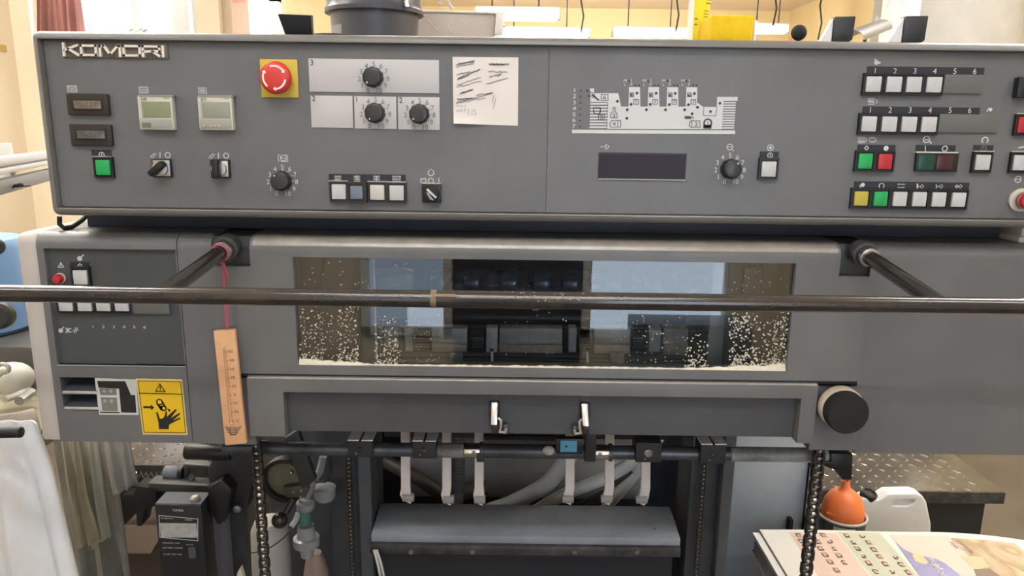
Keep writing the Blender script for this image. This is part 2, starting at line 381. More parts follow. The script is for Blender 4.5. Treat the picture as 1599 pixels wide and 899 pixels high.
# ------------------------------------------------------------------ ceiling lamps
def lamp(name, label, x0, x1, y, z, wires=True, w_=0.075, tm=None):
    t = thing(name, label, 'ceiling lamp', ((x0+x1)/2, y, z), 'fluorescent ceiling lamps')
    B().box(x0, x1, y-w_/2, y+w_/2, z+0.022, z+0.07).make('lamp_housing', FRAMEW, t, 0.004)
    rt = 0.027 if y > 2 else 0.015
    for dy in (-rt*1.15, rt*1.15):
        B().cyl((x0+0.03, y+dy, z), (x1-0.03, y+dy, z), rt, n=12).make('lamp_tube', tm or (LAMPR if y > 2 else LAMPE), t)
    for x in (x0+0.01, x1-0.01): B().box(x-0.012, x+0.012, y-w_/2, y+w_/2, z-0.02, z+0.03).make('end_cap', mat('grey_lamp_cap', (0.3, 0.28, 0.25), 0.6), t, 0.003)
    if wires:
        for x in (x0+0.2*(x1-x0), x0+0.75*(x1-x0)):
            B().cyl((x, y, z+0.07), (x, y, 3.0), 0.006, n=6).make('hanging_rod', STEELD, t)
    return t
def plamp(label, px0, px1, py, Y):
    p0, p1 = F(px0, py, Y), F(px1, py, Y); return lamp('ceiling_lamp', label, p0.x, p1.x, Y, (p0.z+p1.z)/2)
plamp('lit tube lamp high above the back of the room, highest beside the tub', 742, 874, 26, 6.0)
plamp('lit tube lamp low on the console edge, between the tub and the bare yellow wall', 772, 922, 54, 7.6)
plamp('lit tube lamp low on the console edge, left of the tall yellow tin', 956, 1076, 54, 7.6)
plamp('lit tube lamp showing just right of the yellow sponge', 1168, 1230, 48, 7.6)
plamp('lit tube lamp right of the white column, level with the console edge', 1566, 1680, 54, 5.2)
plamp('lit tube lamp right of the white column, higher at the picture edge', 1572, 1680, 8, 4.4)
lamp('ceiling_lamp', 'tube lamp on the ceiling above the viewer in front of the press', -0.75, 0.65, 0.0, 2.8)
lamp('ceiling_lamp', 'unseen tube lamp added behind the viewer for wider highlights', -0.7, 0.7, -0.75, 2.8)  # added out of view to widen the highlights on rounded edges
lamp('ceiling_lamp', 'tube lamp on the ceiling left of the press front', -2.3, -1.1, 0.25, 2.8)
lamp('ceiling_lamp', 'tube lamp on the ceiling right of the press front', 1.2, 2.6, 0.25, 2.8)
lamp('ceiling_lamp', 'tube lamp on the ceiling over the rear of the press', -0.7, 0.7, 3.2, 2.85)
lamp('ceiling_lamp', 'unseen tube lamp placed as fill over the right hand aisle', 1.5, 2.7, 2.3, 2.85)  # unseen, placed here to brighten the can and the tread plate
lamp('ceiling_lamp', 'tube lamp on the ceiling over the left hand aisle', -2.5, -1.2, 2.6, 2.85)
lamp('ceiling_lamp', 'unseen tube lamp added as fill beside the right end of the press', 1.2, 2.4, 1.45, 2.85, tm=LAMPR)  # added out of view as fill for can, sheets and step
lamp('ceiling_lamp', 'unseen tube lamp added as fill beside the left end of the press', -2.3, -1.1, 1.45, 2.85, tm=LAMPR)  # added out of view as fill for the left side
# thin cables hanging at the back
for px, y1, lb in ((907, 52, 'thin dark cable hanging from the ceiling between two lamps'), (1055, 50, 'thin dark cable hanging left of the yellow tin'), (1207, 40, 'thin dark cable hanging above the yellow sponge'), (1277, 62, 'wavy dark cable hanging right of the black ball knob')):
    p = F(px, y1, 7.2); o = B().tube([(p.x, 7.2, p.z), (p.x+0.02, 7.2, p.z+0.15), (p.x-0.01, 7.2, p.z+0.3), (p.x+0.03, 7.2, 3.0)], 0.008, 6).make('hanging_cable', SOOT)
    tag(o, lb, 'cable')

# ================================================================== the press frame
YF = 1.056           # console face plate
YL = 1.070           # cabinet fronts
YW = 1.064           # upper guard front
YB = 1.056           # lower cover front
press = thing('press_frame', 'dark blue grey steel frame of the printing press below the covers', 'press frame', (0, 1.8, 0))
X = lambda px, py, Y: F(px, py, Y).x
Zp = lambda px, py, Y: F(px, py, Y).z
# big body
B().box(-0.66, 0.95, 1.27, 2.7, 1.66, 1.695).make('top_plate', PAINT_B, press, 0.004)
xr0, xr1 = X(1136, 780, 2.0), X(1257, 780, 2.0)
B().box(xr0-0.03, xr1, 2.0, 2.66, 0, 1.655).make('side_frame', PAINT_P, press, 0.004)
xl1 = X(520, 800, 1.75)
B().box(-0.62, xl1, 1.75, 2.66, 0, 1.655).make('side_frame', PAINT_B, press, 0.004)
B().box(xl1, xr0-0.03, 2.3, 2.34, 0, 1.655).make('rear_plate', SOOT, press)
# a black gap and white plastic strip on the right side frame
B().box(xr1, xr1+0.012, 1.99, 2.1, 0.1, 1.2).make('edge_seal', BLACKM, press)
p = F(1256, 730, 1.98); q = F(1248, 806, 1.98)
B().box(xr1-0.001, xr1+0.015, 1.965, 1.988, q.z, p.z).make('edge_strip', SHEET, press, label='white plastic strip')
B().obox((F(1233, 818, 1.99)), (0.005, 0, 0), (0, 0.012, 0), (0, 0, 0.02)).make('slot_trim', BLACKM, press)
# posts
for (pa, pb) in ((517, 584), (1076, 1136)):
    xa, xb = X(pa, 780, 1.5), X(pb, 780, 1.5)
    B().box(xa, xb, 1.5, 1.62, 0, 1.14).make('post', mat('post_paint', (0.048, 0.053, 0.063), 0.45, var=0.25, vscale=9), press, 0.003)
    xm = xa+0.72*(xb-xa)
    B().box(xm, xb, 1.47, 1.5, 0.1, 1.13).make('post_rib', PAINT_B, press, 0.002)
# cross beam
xa, xb = X(582, 830, 1.46), X(1060, 830, 1.46)
z0, z1 = Zp(820, 856, 1.44), Zp(820, 801, 1.52)
b = B(); b.profx([(1.44, z0), (1.44, z0+0.028), (1.52, z1), (1.56, z1), (1.56, z0)], xa, xb)
beam = b.make('cross_beam', mat('beam_paint', (0.30, 0.34, 0.41), 0.5, var=0.15, vscale=10), press, 0.003)
B().pbox(577, 853, 1063, 867, 1.44, 0.012).make('beam_strip', STEELD, beam, 0.001, label='worn metal strip under the beam')
b = B()
for px in (642, 738, 897, 994): 
    c = F(px, 860, 1.428); b.cyl(c, c+Vector((0, -0.006, 0)), 0.005, n=10)
b.make('screw', STEEL, beam)
c = F(1021, 829, 1.48); B().cyl(c+Vector((0, 0.02, 0)), c+Vector((0, -0.010, 0.006)), 0.006, n=12).make('bolt', STEELD, beam)
B().box(xa, xb, 1.50, 1.53, 0.0, z0).make('lower_plate', mat('lower_plate_paint', (0.022, 0.025, 0.034), 0.45), press)
B().box(-0.62, 0.9, 2.0, 2.05, 0.0, 0.25).make('base_plate', SOOT, press)

# ================================================================== the control console
ZT, ZB = Zp(800, 57, 1.045), Zp(800, 346, 1.045)
XA, XB = -0.655, 0.80
con = thing('control_console', 'long grey control console with knobs and push buttons across the press top', 'control console', (0, 1.15, ZB))
bm = bmesh.new()
r_ = bmesh.ops.create_cube(bm, size=1.0)
for v in bm.verts: v.co = Vector((v.co.x*(XB-XA), v.co.y*0.205, v.co.z*(ZT-ZB)))
bmesh.ops.bevel(bm, geom=bm.edges[:], offset=0.010, segments=4, profile=0.5, affect='EDGES')
bm.faces.ensure_lookup_table()
ff = min(bm.faces, key=lambda f: f.calc_center_median().y - f.calc_area()*10 + (0 if f.normal.y < -0.9 else 99))
bmesh.ops.inset_region(bm, faces=[ff], thickness=0.0005, depth=0.0)
bmesh.ops.inset_region(bm, faces=[ff], thickness=0.0012, depth=-0.0125)
b = B(); off = Vector(((XA+XB)/2, 1.044+0.1025, (ZT+ZB)/2))
bm.verts.index_update(); b.add([v.co+off for v in bm.verts], [tuple(v.index for v in f.verts) for f in bm.faces]); bm.free()
b.make('housing', PAINT_LIP_LIT, con)
B().box(XA+0.012, XB-0.012, 1.0437, 1.0452, ZB+0.0100, ZB+0.0113).make('rubbed_highlight_edge', RUB_HILITE, con, label='rubbed bright edge of the lower lip')  # highlight along the lip painted as a bright strip
# two face plates with a fine seam
xs = X(855, 200, YF)
B().box(XA+0.0125, xs-0.0002, YF-0.0025, YF, ZB+0.0125, ZT-0.0125).make('face_plate', PAINT, con, 0.0003, 1)
B().box(xs+0.0002, XB-0.0125, YF-0.0025, YF, ZB+0.0125, ZT-0.0125).make('face_plate', PAINT, con, 0.0003, 1)
YF = YF-0.0025
B().box(X(136, 350, 1.14), X(1562, 362, 1.14), 1.14, 1.235, 1.440, ZB+0.002).make('console_neck', PAINT_N, con, 0.002)
b = B().tube([F(93, 338, 1.10), F(93, 350, 1.10), F(100, 356, 1.10), F(113, 354, 1.11), F(128, 344, 1.13), F(136, 336, 1.15)], 0.0036, 8)
b.make('cable_loop', BLACKM, con)
B().obox((XA-0.004, 1.12, Zp(62, 226, 1.1)), (0.004, 0, 0), (0, 0.02, 0), (0, 0, 0.018)).make('side_bracket', SOOT, con, 0.001)

# ---- nameplate letters
npl = B().pbox(97, 66, 262, 91, YF, 0.002).make('nameplate', mat('bronze_backplate', (0.13, 0.11, 0.085), 0.4, metal=0.3), con, 0.0005, label='bronze nameplate carrying cream raised letters')
LET = mat('cream_raised_letter', (0.78, 0.70, 0.62), 0.35)
T4 = lambda pts: [(x/4.0, y/4.0) for x, y in pts]
def letter(strokes, polys=()):
    b = B()
    for s_, cl in strokes: b.line(T4(s_), 3.5, YF-0.002, cl, 0.0035)
    b.make('letter', LET, npl)
letter([([(402, 272), (408, 346)], 0), ([(412, 312), (488, 284)], 0), ([(432, 304), (496, 344)], 0)])
letter([([(512, 286), (604, 287), (608, 345), (518, 344)], 1)])
letter([([(634, 348), (630, 290), (652, 286), (696, 340), (742, 288), (754, 290), (757, 350)], 0)])
letter([([(776, 289), (878, 290), (881, 348), (782, 347)], 1)])
letter([([(902, 352), (898, 291), (1000, 292), (1004, 322), (906, 323)], 0), ([(960, 324), (1000, 350)], 0)])
letter([([(1022, 292), (1026, 352)], 0)])

# ---- counters
def counter(x0, y0, x1, y1, wx0, wy0, wx1, wy1, m, lb):
    t = B().pbox(x0, y0, x1, y1, YF, 0.0065).make('counter', BROWNB, con, 0.0015, label=lb)
    B().pbox(wx0-3, wy0-3, wx1+3, wy1+3, YF-0.0065, 0.0012).make('window_rim', BLACK, t, 0.0004)
    B().pbox(wx0, wy0, wx1, wy1, YF-0.0077, 0.0008).make('counter_window', m, t, label='smoky counter window')
    b = B()
    for k in range(5): b.line([(wx0+6+k*(wx1-wx0-8)/5, wy0+4), (wx0+6+k*(wx1-wx0-8)/5, wy1-4)], 1.6, YF-0.0085)
    b.make('digit_wheels', mat('faded_counter_digit', (0.115, 0.095, 0.075), 0.4), t)
counter(104, 146, 169, 180, 115, 157, 157, 169.5, TAN, 'upper black hour counter')
counter(109, 194, 174, 228, 120, 204, 163, 216, TANG, 'lower black hour counter')
def tagp(x0, y0, x1, y1, kind):
    t = B().pbox(x0, y0, x1, y1, YF, 0.0008).make('legend_tag', TAG, con)
    b = B(); Y = YF-0.0008
    if kind == 0: b.line([(x0+3, y0+5), (x0+8, y0+3), (x1-3, y0+5)], 1, Y); b.line([(x0+3, y0+8), (x1-3, y0+8)], 0.8, Y)
    elif kind == 1:
        for k in range(3): b.line([(x0+2, y0+3+k*2.6), (x1-2, y0+3+k*2.6)], 0.8, Y)
    else: b.line([(x0+2, y0+2), (x1-2, y0+2), (x1-2, y1-2), (x0+2, y1-2)], 0.6, Y, True)
    b.make('legend_mark', INKG, t)
tagp(104.5, 133, 120.5, 144.5, 0); tagp(216.5, 135, 231.5, 146, 1); tagp(309, 136, 322.5, 147, 2)
# ---- thermostats
def thermostat(x0, y0, x1, y1, m, lb, flip):
    t = B().pbox(x0, y0, x1, y1, YF, 0.010).make('thermostat', CREAM, con, 0.0012, label=lb)
    Y = YF-0.010
    B().pbox(x0-0.5, y0-1.2, x1+0.5, y0+0.6, YF, 0.0115).make('top_rim', CHROMED, t)
    B().pbox(x0+5, y0+9, x1-4, y0+34, Y, 0.0008).make('screen', m, t, 0.0004, label='green grey liquid crystal screen')
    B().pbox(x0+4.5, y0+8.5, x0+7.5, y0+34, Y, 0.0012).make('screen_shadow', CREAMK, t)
    k = B().pbox(x0+3, y0+36, x1-2, y1-2.5, Y, 0.001).make('keypad', CREAMK, t, 0.0004)
    b = B()
    if flip:
        for q in (10, 21, 27, 33): b.disc(x0+q, y0+46, 2.0, Y-0.001, t=0.0015)
    else: b.pbox(x0+6, y0+42, x0+19, y0+49, Y-0.001, 0.001)
    b.make('key', mat('warm_key', (0.50, 0.42, 0.32), 0.4) if flip else mat('dark_key', (0.16, 0.16, 0.13), 0.5), t)
    b = B()
    for q in (5, 7.5, 10, 12): b.line([(x0+q, y0+3.5), (x0+q, y0+7)], 1.1, Y)
    for q in (40, 43, 46): b.line([(x0+q, y0+4), (x0+q+1.6, y0+4)], 1.0, Y)
    b.make('maker_print', INKG, t)
thermostat(216, 149.5, 270, 202.5, LCDG, 'thermostat with the greener screen', False)
thermostat(309.5, 150, 363, 203, LCDK, 'thermostat with the greyer screen and round keys', True)

# ---- push buttons
CAPN = {}
def button(px, py, m, lb, w_=30, h_=32, cw=22, ch=23, parent=None, Y=None, frame=BLACK, proud=0.0055, rim=None, pressed=False):
    par = parent or con; Y = YF if Y is None else Y
    k = Y/FPX*1.0
    c = F(px, py, Y-proud)
    hx, hz = w_*k/2, h_*k/2; ax, az = cw*k/2, ch*k/2
    b = B(); g = 0.0022
    b.box(c.x-hx, c.x+hx, Y-proud+0.0025, Y, c.z-hz, c.z+hz)
    b.box(c.x-hx, c.x-hx+g, Y-proud, Y-proud+0.003, c.z-hz, c.z+hz); b.box(c.x+hx-g, c.x+hx, Y-proud, Y-proud+0.003, c.z-hz, c.z+hz)
    b.box(c.x-hx+g, c.x+hx-g, Y-proud, Y-proud+0.003, c.z+hz-g, c.z+hz); b.box(c.x-hx+g, c.x+hx-g, Y-proud, Y-proud+0.003, c.z-hz, c.z-hz+g)
    t = b.make('push_button', frame, par, label=lb)
    if rim:
        B().box(c.x-hx, c.x+hx, Y-proud-0.0008, Y, c.z+hz, c.z+hz+0.0012).make('top_rim', rim, t)
    d = 0.0015 if not pressed else 0.0
    B().box(c.x-ax, c.x+ax, Y-proud-d, Y-proud+0.004, c.z-az, c.z+az).make('cap', m, t, 0.0008, 2)
    return t
def strip(x0, y0, x1, y1, parent=None, Y=None):
    return B().pbox(x0, y0, x1, y1, YF if Y is None else Y, 0.0009).make('label_strip', STRIP, parent or con)
YS = YF-0.0009
# green start button, left
st = strip(143, 234, 174, 246)
b = B(); b.ring(159, 241.5, 3.8, 1.0, YS); b.line([(159, 239.5), (159, 244)], 1.0, YS); b.make('legend_mark', PRINT, st)
button(161, 261.5, GREEN, 'green push button under the hour counters', rim=CHROMED)
# chrome selector switches
def selector(x0, y0, x1, y1, ang, plate, lb, mk):
    t = B().pbox(x0, y0, x1, y1, YF, 0.006).make('selector_switch', BLACK, con, 0.0008, label=lb)
    B().pbox(x0+2, y0+2, x1-2, y1-2, YF-0.006, 0.002).make('switch_plate', plate, t, 0.0008)
    c = F((x0+x1)/2, (y0+y1)/2, YF-0.008); u = Vector((sin(ang), 0, cos(ang))); v_ = Vector((cos(ang), 0, -sin(ang)))
    B().cyl(c, c+Vector((0, -0.006, 0)), 0.0105, n=20).make('switch_collar', plate, t, 0.0006)
    B().obox(c+Vector((0, -0.012, 0)), u*0.0125, v_*0.0042, Vector((0, 0.008, 0))).make('switch_lever', BLACK, t, 0.0018)
    b = B(); xm = (x0+x1)/2; yt = y0-6
    b.line([(xm-14, yt+5), (xm-8, yt-2)], 1.0, YF); b.line([(xm-17, yt+3), (xm-11, yt-3)], 1.0, YF); b.line([(xm-2, yt+4), (xm-2, yt-4)], 1.2, YF); b.ring(xm+10, yt, 3.8, 1.1, YF)
    b.make('legend_mark', PRINT, t)
selector(237, 248, 267, 277, rad(50), CHROMED, 'chrome selector switch turned to the right', 0)
selector(328.5, 249, 358, 278, rad(2), CHROMED, 'chrome selector switch standing upright', 1)
# ---- emergency stop
es = B().pbox(407, 92.5, 465, 152, YF, 0.002).make('emergency_stop', YEL, con, 0.0004, label='red mushroom stop button on a square yellow plate')
c = F(436, 122.5, YF-0.002)
B().cyl(c, c+Vector((0, -0.010, 0)), 0.013, n=24).make('stop_collar', RED, es)
B().lathe([(0.013, 0.008), (0.0205, 0.010), (0.0215, 0.014), (0.0205, 0.019), (0.016, 0.0215), (0.008, 0.0228), (0.0, 0.023)], c, (0, -1, 0), 36).make('stop_mushroom', REDM, es, ang=60)
b = B(); cc = c+Vector((0, -0.0215, 0))
for a0 in (35, 155, 275):
    R_ = 0.0150
    P = [rad(a0+q*75/9) for q in range(10)]
    for g, h in zip(P, P[1:]):
        b.prism([cc+Vector((cos(t_), 0, sin(t_)))*rr for t_, rr in ((g, R_-0.0012), (g, R_+0.0012), (h, R_+0.0012), (h, R_-0.0012))], (0, -0.0008, 0))
    e = rad(a0); tip = rad(a0-13)
    b.prism([cc+Vector((cos(e), 0, sin(e)))*(R_-0.0034), cc+Vector((cos(e), 0, sin(e)))*(R_+0.0030), cc+Vector((cos(tip), 0, sin(tip)))*R_], (0, -0.0008, 0))
b.make('arrow_mark', mat('white_arrow_print', (0.85, 0.76, 0.72), 0.5), es)
# ---- white dial plates and dials
def plate(x0, y0, x1, y1, n, nx, ny):
    t = B().pbox(x0, y0, x1, y1, YF, 0.0012).make('dial_plate', WHITEP, con, 0.0003)
    B().text(n, nx, ny, 8.5, YF-0.0012).make('plate_number', INK, t)
plate(482.5, 92.5, 685.5, 144.5, '3', 487, 97.5); plate(485.5, 149.5, 551, 199.5, '2', 490, 153.5)
plate(553.5, 150.5, 619, 201, '1', 557, 155); plate(621.5, 151.5, 686.5, 202.5, '2', 626, 156.5)
def dial(px, py, Y, ink, ang, lb, plain=False, shine=CHROME):
    c = F(px, py, Y)
    b = B(); n = 40; prof = [(0.0135, 0.0), (0.0135, 0.010), (0.0125, 0.0135), (0.0105, 0.0145), (0, 0.0147)]
    vs = []; 
    for r, h in prof:
        for j in range(n):
            rr = r*(1+(0.03 if (j//2) % 2 else -0.02)*(1 if 0.0 < h < 0.012 or h == 0 else 0))
            vs.append(c+Vector((cos(2*pi*j/n)*rr, -h, sin(2*pi*j/n)*rr)))
    b.add(vs, [(i*n+j, (i+1)*n+j, (i+1)*n+(j+1) % n, i*n+(j+1) % n)[::-1] for i in range(len(prof)-1) for j in range(n)])
    t = b.make('control_dial', BLACK, con, ang=25, label=lb)
    B().lathe([(0.0108, 0.0140), (0.0112, 0.0152), (0.0100, 0.0156), (0, 0.0156)], c, (0, -1, 0), 28).make('dial_cap', mat('dark_dial_cap', (0.035, 0.033, 0.033), 0.28), t)
    u = Vector((sin(ang), 0, cos(ang)))
    B().ball(c+u*0.0100+Vector((0, -0.0152, 0)), 0.0013, 8).make('pointer_dot', mat('white_pointer', (0.8, 0.8, 0.8), 0.4), t)
    b = B(); k = 1.0
    for i, s in enumerate('0 1 2 3 4 5 6 7 8 9 10'.split()):
        a = rad(-156+i*31.2); b.text(s, px+22.3*sin(a), py-21.5*cos(a)+0.3, 7.4, Y)
        if not plain and i in (5, 6, 7, 8): b.line([(px+15.2*sin(a), py-15.2*cos(a)), (px+17.6*sin(a), py-17.6*cos(a))], 0.8, Y)
    b.make('dial_numerals', ink, t)
YP = YF-0.0012
dial(583.5, 121, YP, INKG, rad(222), 'black dial on the long white plate')
dial(586.5, 176.5, YP, INKG, rad(215), 'black dial on the white plate numbered 1')
dial(655.5, 178, YP, INKG, rad(225), 'black dial on the lower white plate numbered 2')
dial(441, 282, YF, PRINT, rad(-40), 'black dial with white numerals under the stop button')
dial(1140, 263.5, YF, PRINT, rad(38), 'black dial with white numerals right of the display')
b = B()
b.line([(436, 241), (434.5, 244), (434.5, 249), (436, 251.5)], 1, YF); b.ring(442.5, 246.5, 4.4, 1.2, YF); b.line([(439, 242), (449, 242), (449, 252), (439, 252)], 0.9, YF, True); b.line([(440, 245), (445, 248)], 1, YF)
b.ring(1139.5, 229.5, 4.3, 1.1, YF); b.line([(1137, 229.5), (1142, 229.5)], 1.0, YF); b.line([(1143, 233), (1145, 235)], 1.2, YF)
b.make('dial_symbol', PRINT, con)
# ---- the four buttons in a row and the slotted switch
st = strip(513.5, 272, 633.5, 284.5)
b = B(); Y = YS
for i, px in enumerate((527.5, 557.5, 588, 617.5)):
    for k in range(4): b.line([(px-4.5+(0.8 if k == 3 else 0), 275+k*2.6), (px+4.5, 275+k*2.6)], 1.1, Y)
    if i == 1: b.line([(px, 274), (px, 281)], 1.2, Y); b.line([(px-4, 275), (px+4, 281)], 0.8, Y)
    if i == 2: b.line([(px, 276), (px, 283)], 1.2, Y)
    if i == 3: b.line([(px+7, 275), (px+7, 283)], 1.2, Y); b.disc(px+7, 275.5, 1.4, Y)
b.make('legend_mark', PRINT, st)
button(529.3, 299.3, WHITEB, 'first white push button of the row of four', frame=BROWNB, rim=CHROMED)
button(556.8, 300.5, mat('blue_grey_cap', (0.17, 0.20, 0.25), 0.4), 'blue grey push button of the row of four, raised', frame=BROWNB, proud=0.011, cw=19, ch=20)
button(589, 300.3, mat('warm_white_cap', (0.62, 0.56, 0.52), 0.4), 'warm white push button of the row of four', frame=BROWNB, rim=CHROMED)
button(619.5, 301, WHITEB, 'last white push button of the row of four', frame=BROWNB, rim=CHROMED)
t = B().pbox(659, 287.5, 688.5, 316.5, YF, 0.008).make('selector_switch', BLACK, con, 0.0006, label='slotted black rotary switch')
c = F(674.2, 302, YF-0.008)
B().box(c.x-0.0135, c.x+0.0135, YF-0.0092, YF, c.z+0.0133, c.z+0.0147).make('top_rim', CHROMED, t)
B().lathe([(0.0108, 0), (0.0108, 0.004), (0.0095, 0.006), (0, 0.006)], c, (0, -1, 0), 26).make('switch_collar', BLACK, t)
a = rad(-47); u = Vector((sin(a), 0, cos(a))); v_ = Vector((cos(a), 0, -sin(a)))
B().obox(c+Vector((0, -0.008, 0))+v_*0.001, u*0.0088, v_*0.0014, Vector((0, 0.003, 0))).make('switch_lever', mat('cream_lever', (0.62, 0.58, 0.48), 0.4), t, 0.0004)
B().prism([c+Vector((0, -0.0065, 0))+d_ for d_ in (u*-0.009-v_*0.004, u*-0.004-v_*0.0062, u*0.006-v_*0.003, u*0.004-v_*0.001)], (0, -0.003, 0)).make('switch_pointer', mat('grey_pointer', (0.34, 0.34, 0.33), 0.4), t)
b = B(); b.ring(673, 269.5, 4.4, 1.3, YF); b.line([(670.5, 266), (673, 264), (675.5, 266)], 1.0, YF); b.ring(673, 282, 3.8, 1.1, YF)
b.line([(657, 279), (665, 279), (665, 285), (657, 285)], 1.2, YF, True); b.line([(656, 282), (660, 279)], 1.2, YF); b.line([(685.5, 278), (685.5, 286)], 1.1, YF)
b.make('legend_mark', PRINT, t)
# ---- display window
dp = B().pbox(934, 238.5, 1071.5, 281, YF, 0.0006).make('display', BLACK, con)
B().pbox(935.5, 241, 1070, 279, YF-0.0006, 0.0006).make('display_glass', PURPLE, dp, label='dark violet display glass')
B().pbox(934, 279.4, 1070, 281, YF-0.0006, 0.0016).make('lower_lip', TAG, dp)
b = B(); b.line([(937.5, 229), (946, 229)], 1.0, YF); b.line([(946, 225), (946, 233), (951.5, 229)], 1.0, YF, True); b.make('display_symbol', PRINT, con)
# single white button right of the dial
st = strip(1186.5, 236.5, 1216, 249)
b = B(); b.ring(1202.5, 242.5, 3.7, 1.0, YS); b.line([(1202.5, 240.5), (1202.5, 245)], 1.0, YS); b.make('legend_mark', PRINT, st)
b = B(); b.ring(1203, 230.5, 4.4, 1.0, YF); b.disc(1203, 230.5, 2.0, YF); b.make('button_symbol', PRINT, con)
button(1200.5, 264, WHITEB, 'single white push button right of the dial', rim=BROWNB)
# ---- press diagram
D = lambda pts: [(880+x/5.71, 110+y/5.71) for x, y in pts]
dg = B(); body = [(240,203),(487,203),(513,322),(580,322),(583,148),(680,148),(684,322),(750,322),(755,148),(850,148),(854,322),(918,322),(923,148),(1020,150),(1024,322),(1088,322),(1095,148),(1190,150),(1190,285),(1243,325),(1365,325),(1370,235),(1553,235),(1550,272),(1425,272),(1410,525),(388,521),(393,282),(240,280)]
dg.flat(D(body), YF, 0.0006)
dg.flat(D([(235,160),(272,160),(272,196),(240,196)]), YF, 0.0006)
for i in range(9): dg.flat(D([(240-i, 290+i*26), (390, 290+i*26), (390, 305+i*26), (239-i, 305+i*26)]), YF, 0.0006)
for i in range(11): dg.flat(D([(1423-i, 281+i*22.5), (1536-i*1.6, 281+i*22.5), (1536-i*1.6, 294+i*22.5), (1423-i, 294+i*22.5)]), YF, 0.0006)
dg.flat(D([(75,528),(1528,534),(1528,566),(75,560)]), YF, 0.0006)
dg = dg.make('press_diagram', PRINT, con, label='white printed side view of a four unit press')
b = B(); Y = YF-0.0006
q = lambda x, y: (880+x/5.71, 110+y/5.71)
def dot(x, y, r=2.1): b.disc(*q(x, y), r, Y)
for i in range(4):
    o_ = i*170.5
    dot(655+o_, 202+i); dot(602+o_, 302+i); dot(568+o_, 350); dot(608+o_, 218+i, 1.6)
    b.line(D([(595+o_, 200), (625+o_, 200), (625+o_, 234), (595+o_, 234)]), 1.0, Y, True)
    b.line(D([(625+o_, 258), (668+o_, 258), (668+o_, 300), (625+o_, 300)]), 0.8, Y, True); b.text('7', *q(646+o_, 279), 4.6, Y, 1.2)
for x, y in ((480, 274), (564, 426), (1146, 386), (1195, 328), (1310, 366), (1394, 292)): dot(x, y)
b.line(D([(262, 222), (310, 262)]), 2.4, Y); b.ring(*q(264, 226), 2.4, 0.8, Y)
b.line(D([(336, 214), (396, 214), (396, 268), (336, 268)]), 0.9, Y, True); b.text('6', *q(366, 241), 6, Y, 1.3)
b.line(D([(312, 392), (362, 392), (362, 438), (312, 438)]), 0.9, Y, True); b.text('5', *q(338, 415), 6, Y, 1.3)
b.line(D([(268, 332), (328, 332), (326, 374), (312, 386), (284, 386), (268, 374)]), 1.4, Y, True)
b.line(D([(440, 330), (460, 330), (460, 370), (478, 384), (478, 422), (420, 422), (420, 384), (440, 370)]), 0.9, Y, True); b.text('3', *q(449, 401), 6, Y, 1.3)
b.line(D([(432, 446), (510, 446), (510, 505), (418, 505), (414, 490), (414, 465)]), 0.9, Y, True); b.line(D([(484, 446), (484, 505)]), 0.8, Y); b.text('4', *q(450, 475), 6, Y, 1.3)
b.line(D([(1140, 448), (1216, 450), (1216, 508), (1134, 506), (1122, 492), (1124, 462)]), 0.9, Y, True); b.line(D([(1146, 450), (1144, 506)]), 0.8, Y); b.text('2', *q(1182, 479), 6, Y, 1.3)
b.flat(D([(1246, 484), (1320, 484), (1318, 518), (1244, 518)]), Y); b.ring(*q(1285, 468), 5.6, 2.2, Y); b.text('1', *q(1285, 470), 5.5, Y, 1.3)
b.line(D([(1250, 328), (1246, 402), (1358, 404), (1362, 328)]), 0.7, Y); b.flat(D([(1080, 406), (1135, 407), (1135, 430), (1080, 430)]), Y); b.ring(*q(1148, 419), 1.4, 0.6, Y)
b.line(D([(393, 285), (386, 521)]), 0.6, Y)
b.make('diagram_symbols', mat('dark_diagram_ink', (0.045, 0.042, 0.042), 0.6), dg)
b = B()
for i, s in enumerate('1234567'): b.text(s, *q(98-i, (176, 229, 285, 337, 391, 443, 496)[i]), 5.8, YF, 1.4)
for i in range(4):
    o_ = i*171.5
    b.text('M', *q(550+o_, 90), 3.8, YF, 1.3); b.text('L', *q(548+o_, 127), 3.4, YF, 1.3); b.text('I', *q(606+o_, 88), 4.2, YF, 1.4); b.text('F', *q(606+o_, 124), 4.2, YF, 1.2)
b.make('diagram_numbers', PRINT, dg)
b = B(); Y = YF
for i in range(7): b.disc(*q(152-i, (180, 233, 289, 341, 395, 447, 500)[i]), 1.4, Y)
for i in range(4): b.disc(*q(582+i*171.5, 95), 1.6, Y); b.disc(*q(640+i*171.5, 133), 1.5, Y); b.disc(*q(672+i*171.5, 133), 1.5, Y)
b.disc(*q(212, 182), 1.8, Y); b.disc(*q(225, 228), 1.6, Y)
b.make('indicator_dots', mat('dark_red_dot', (0.05, 0.02, 0.02), 0.4), dg)

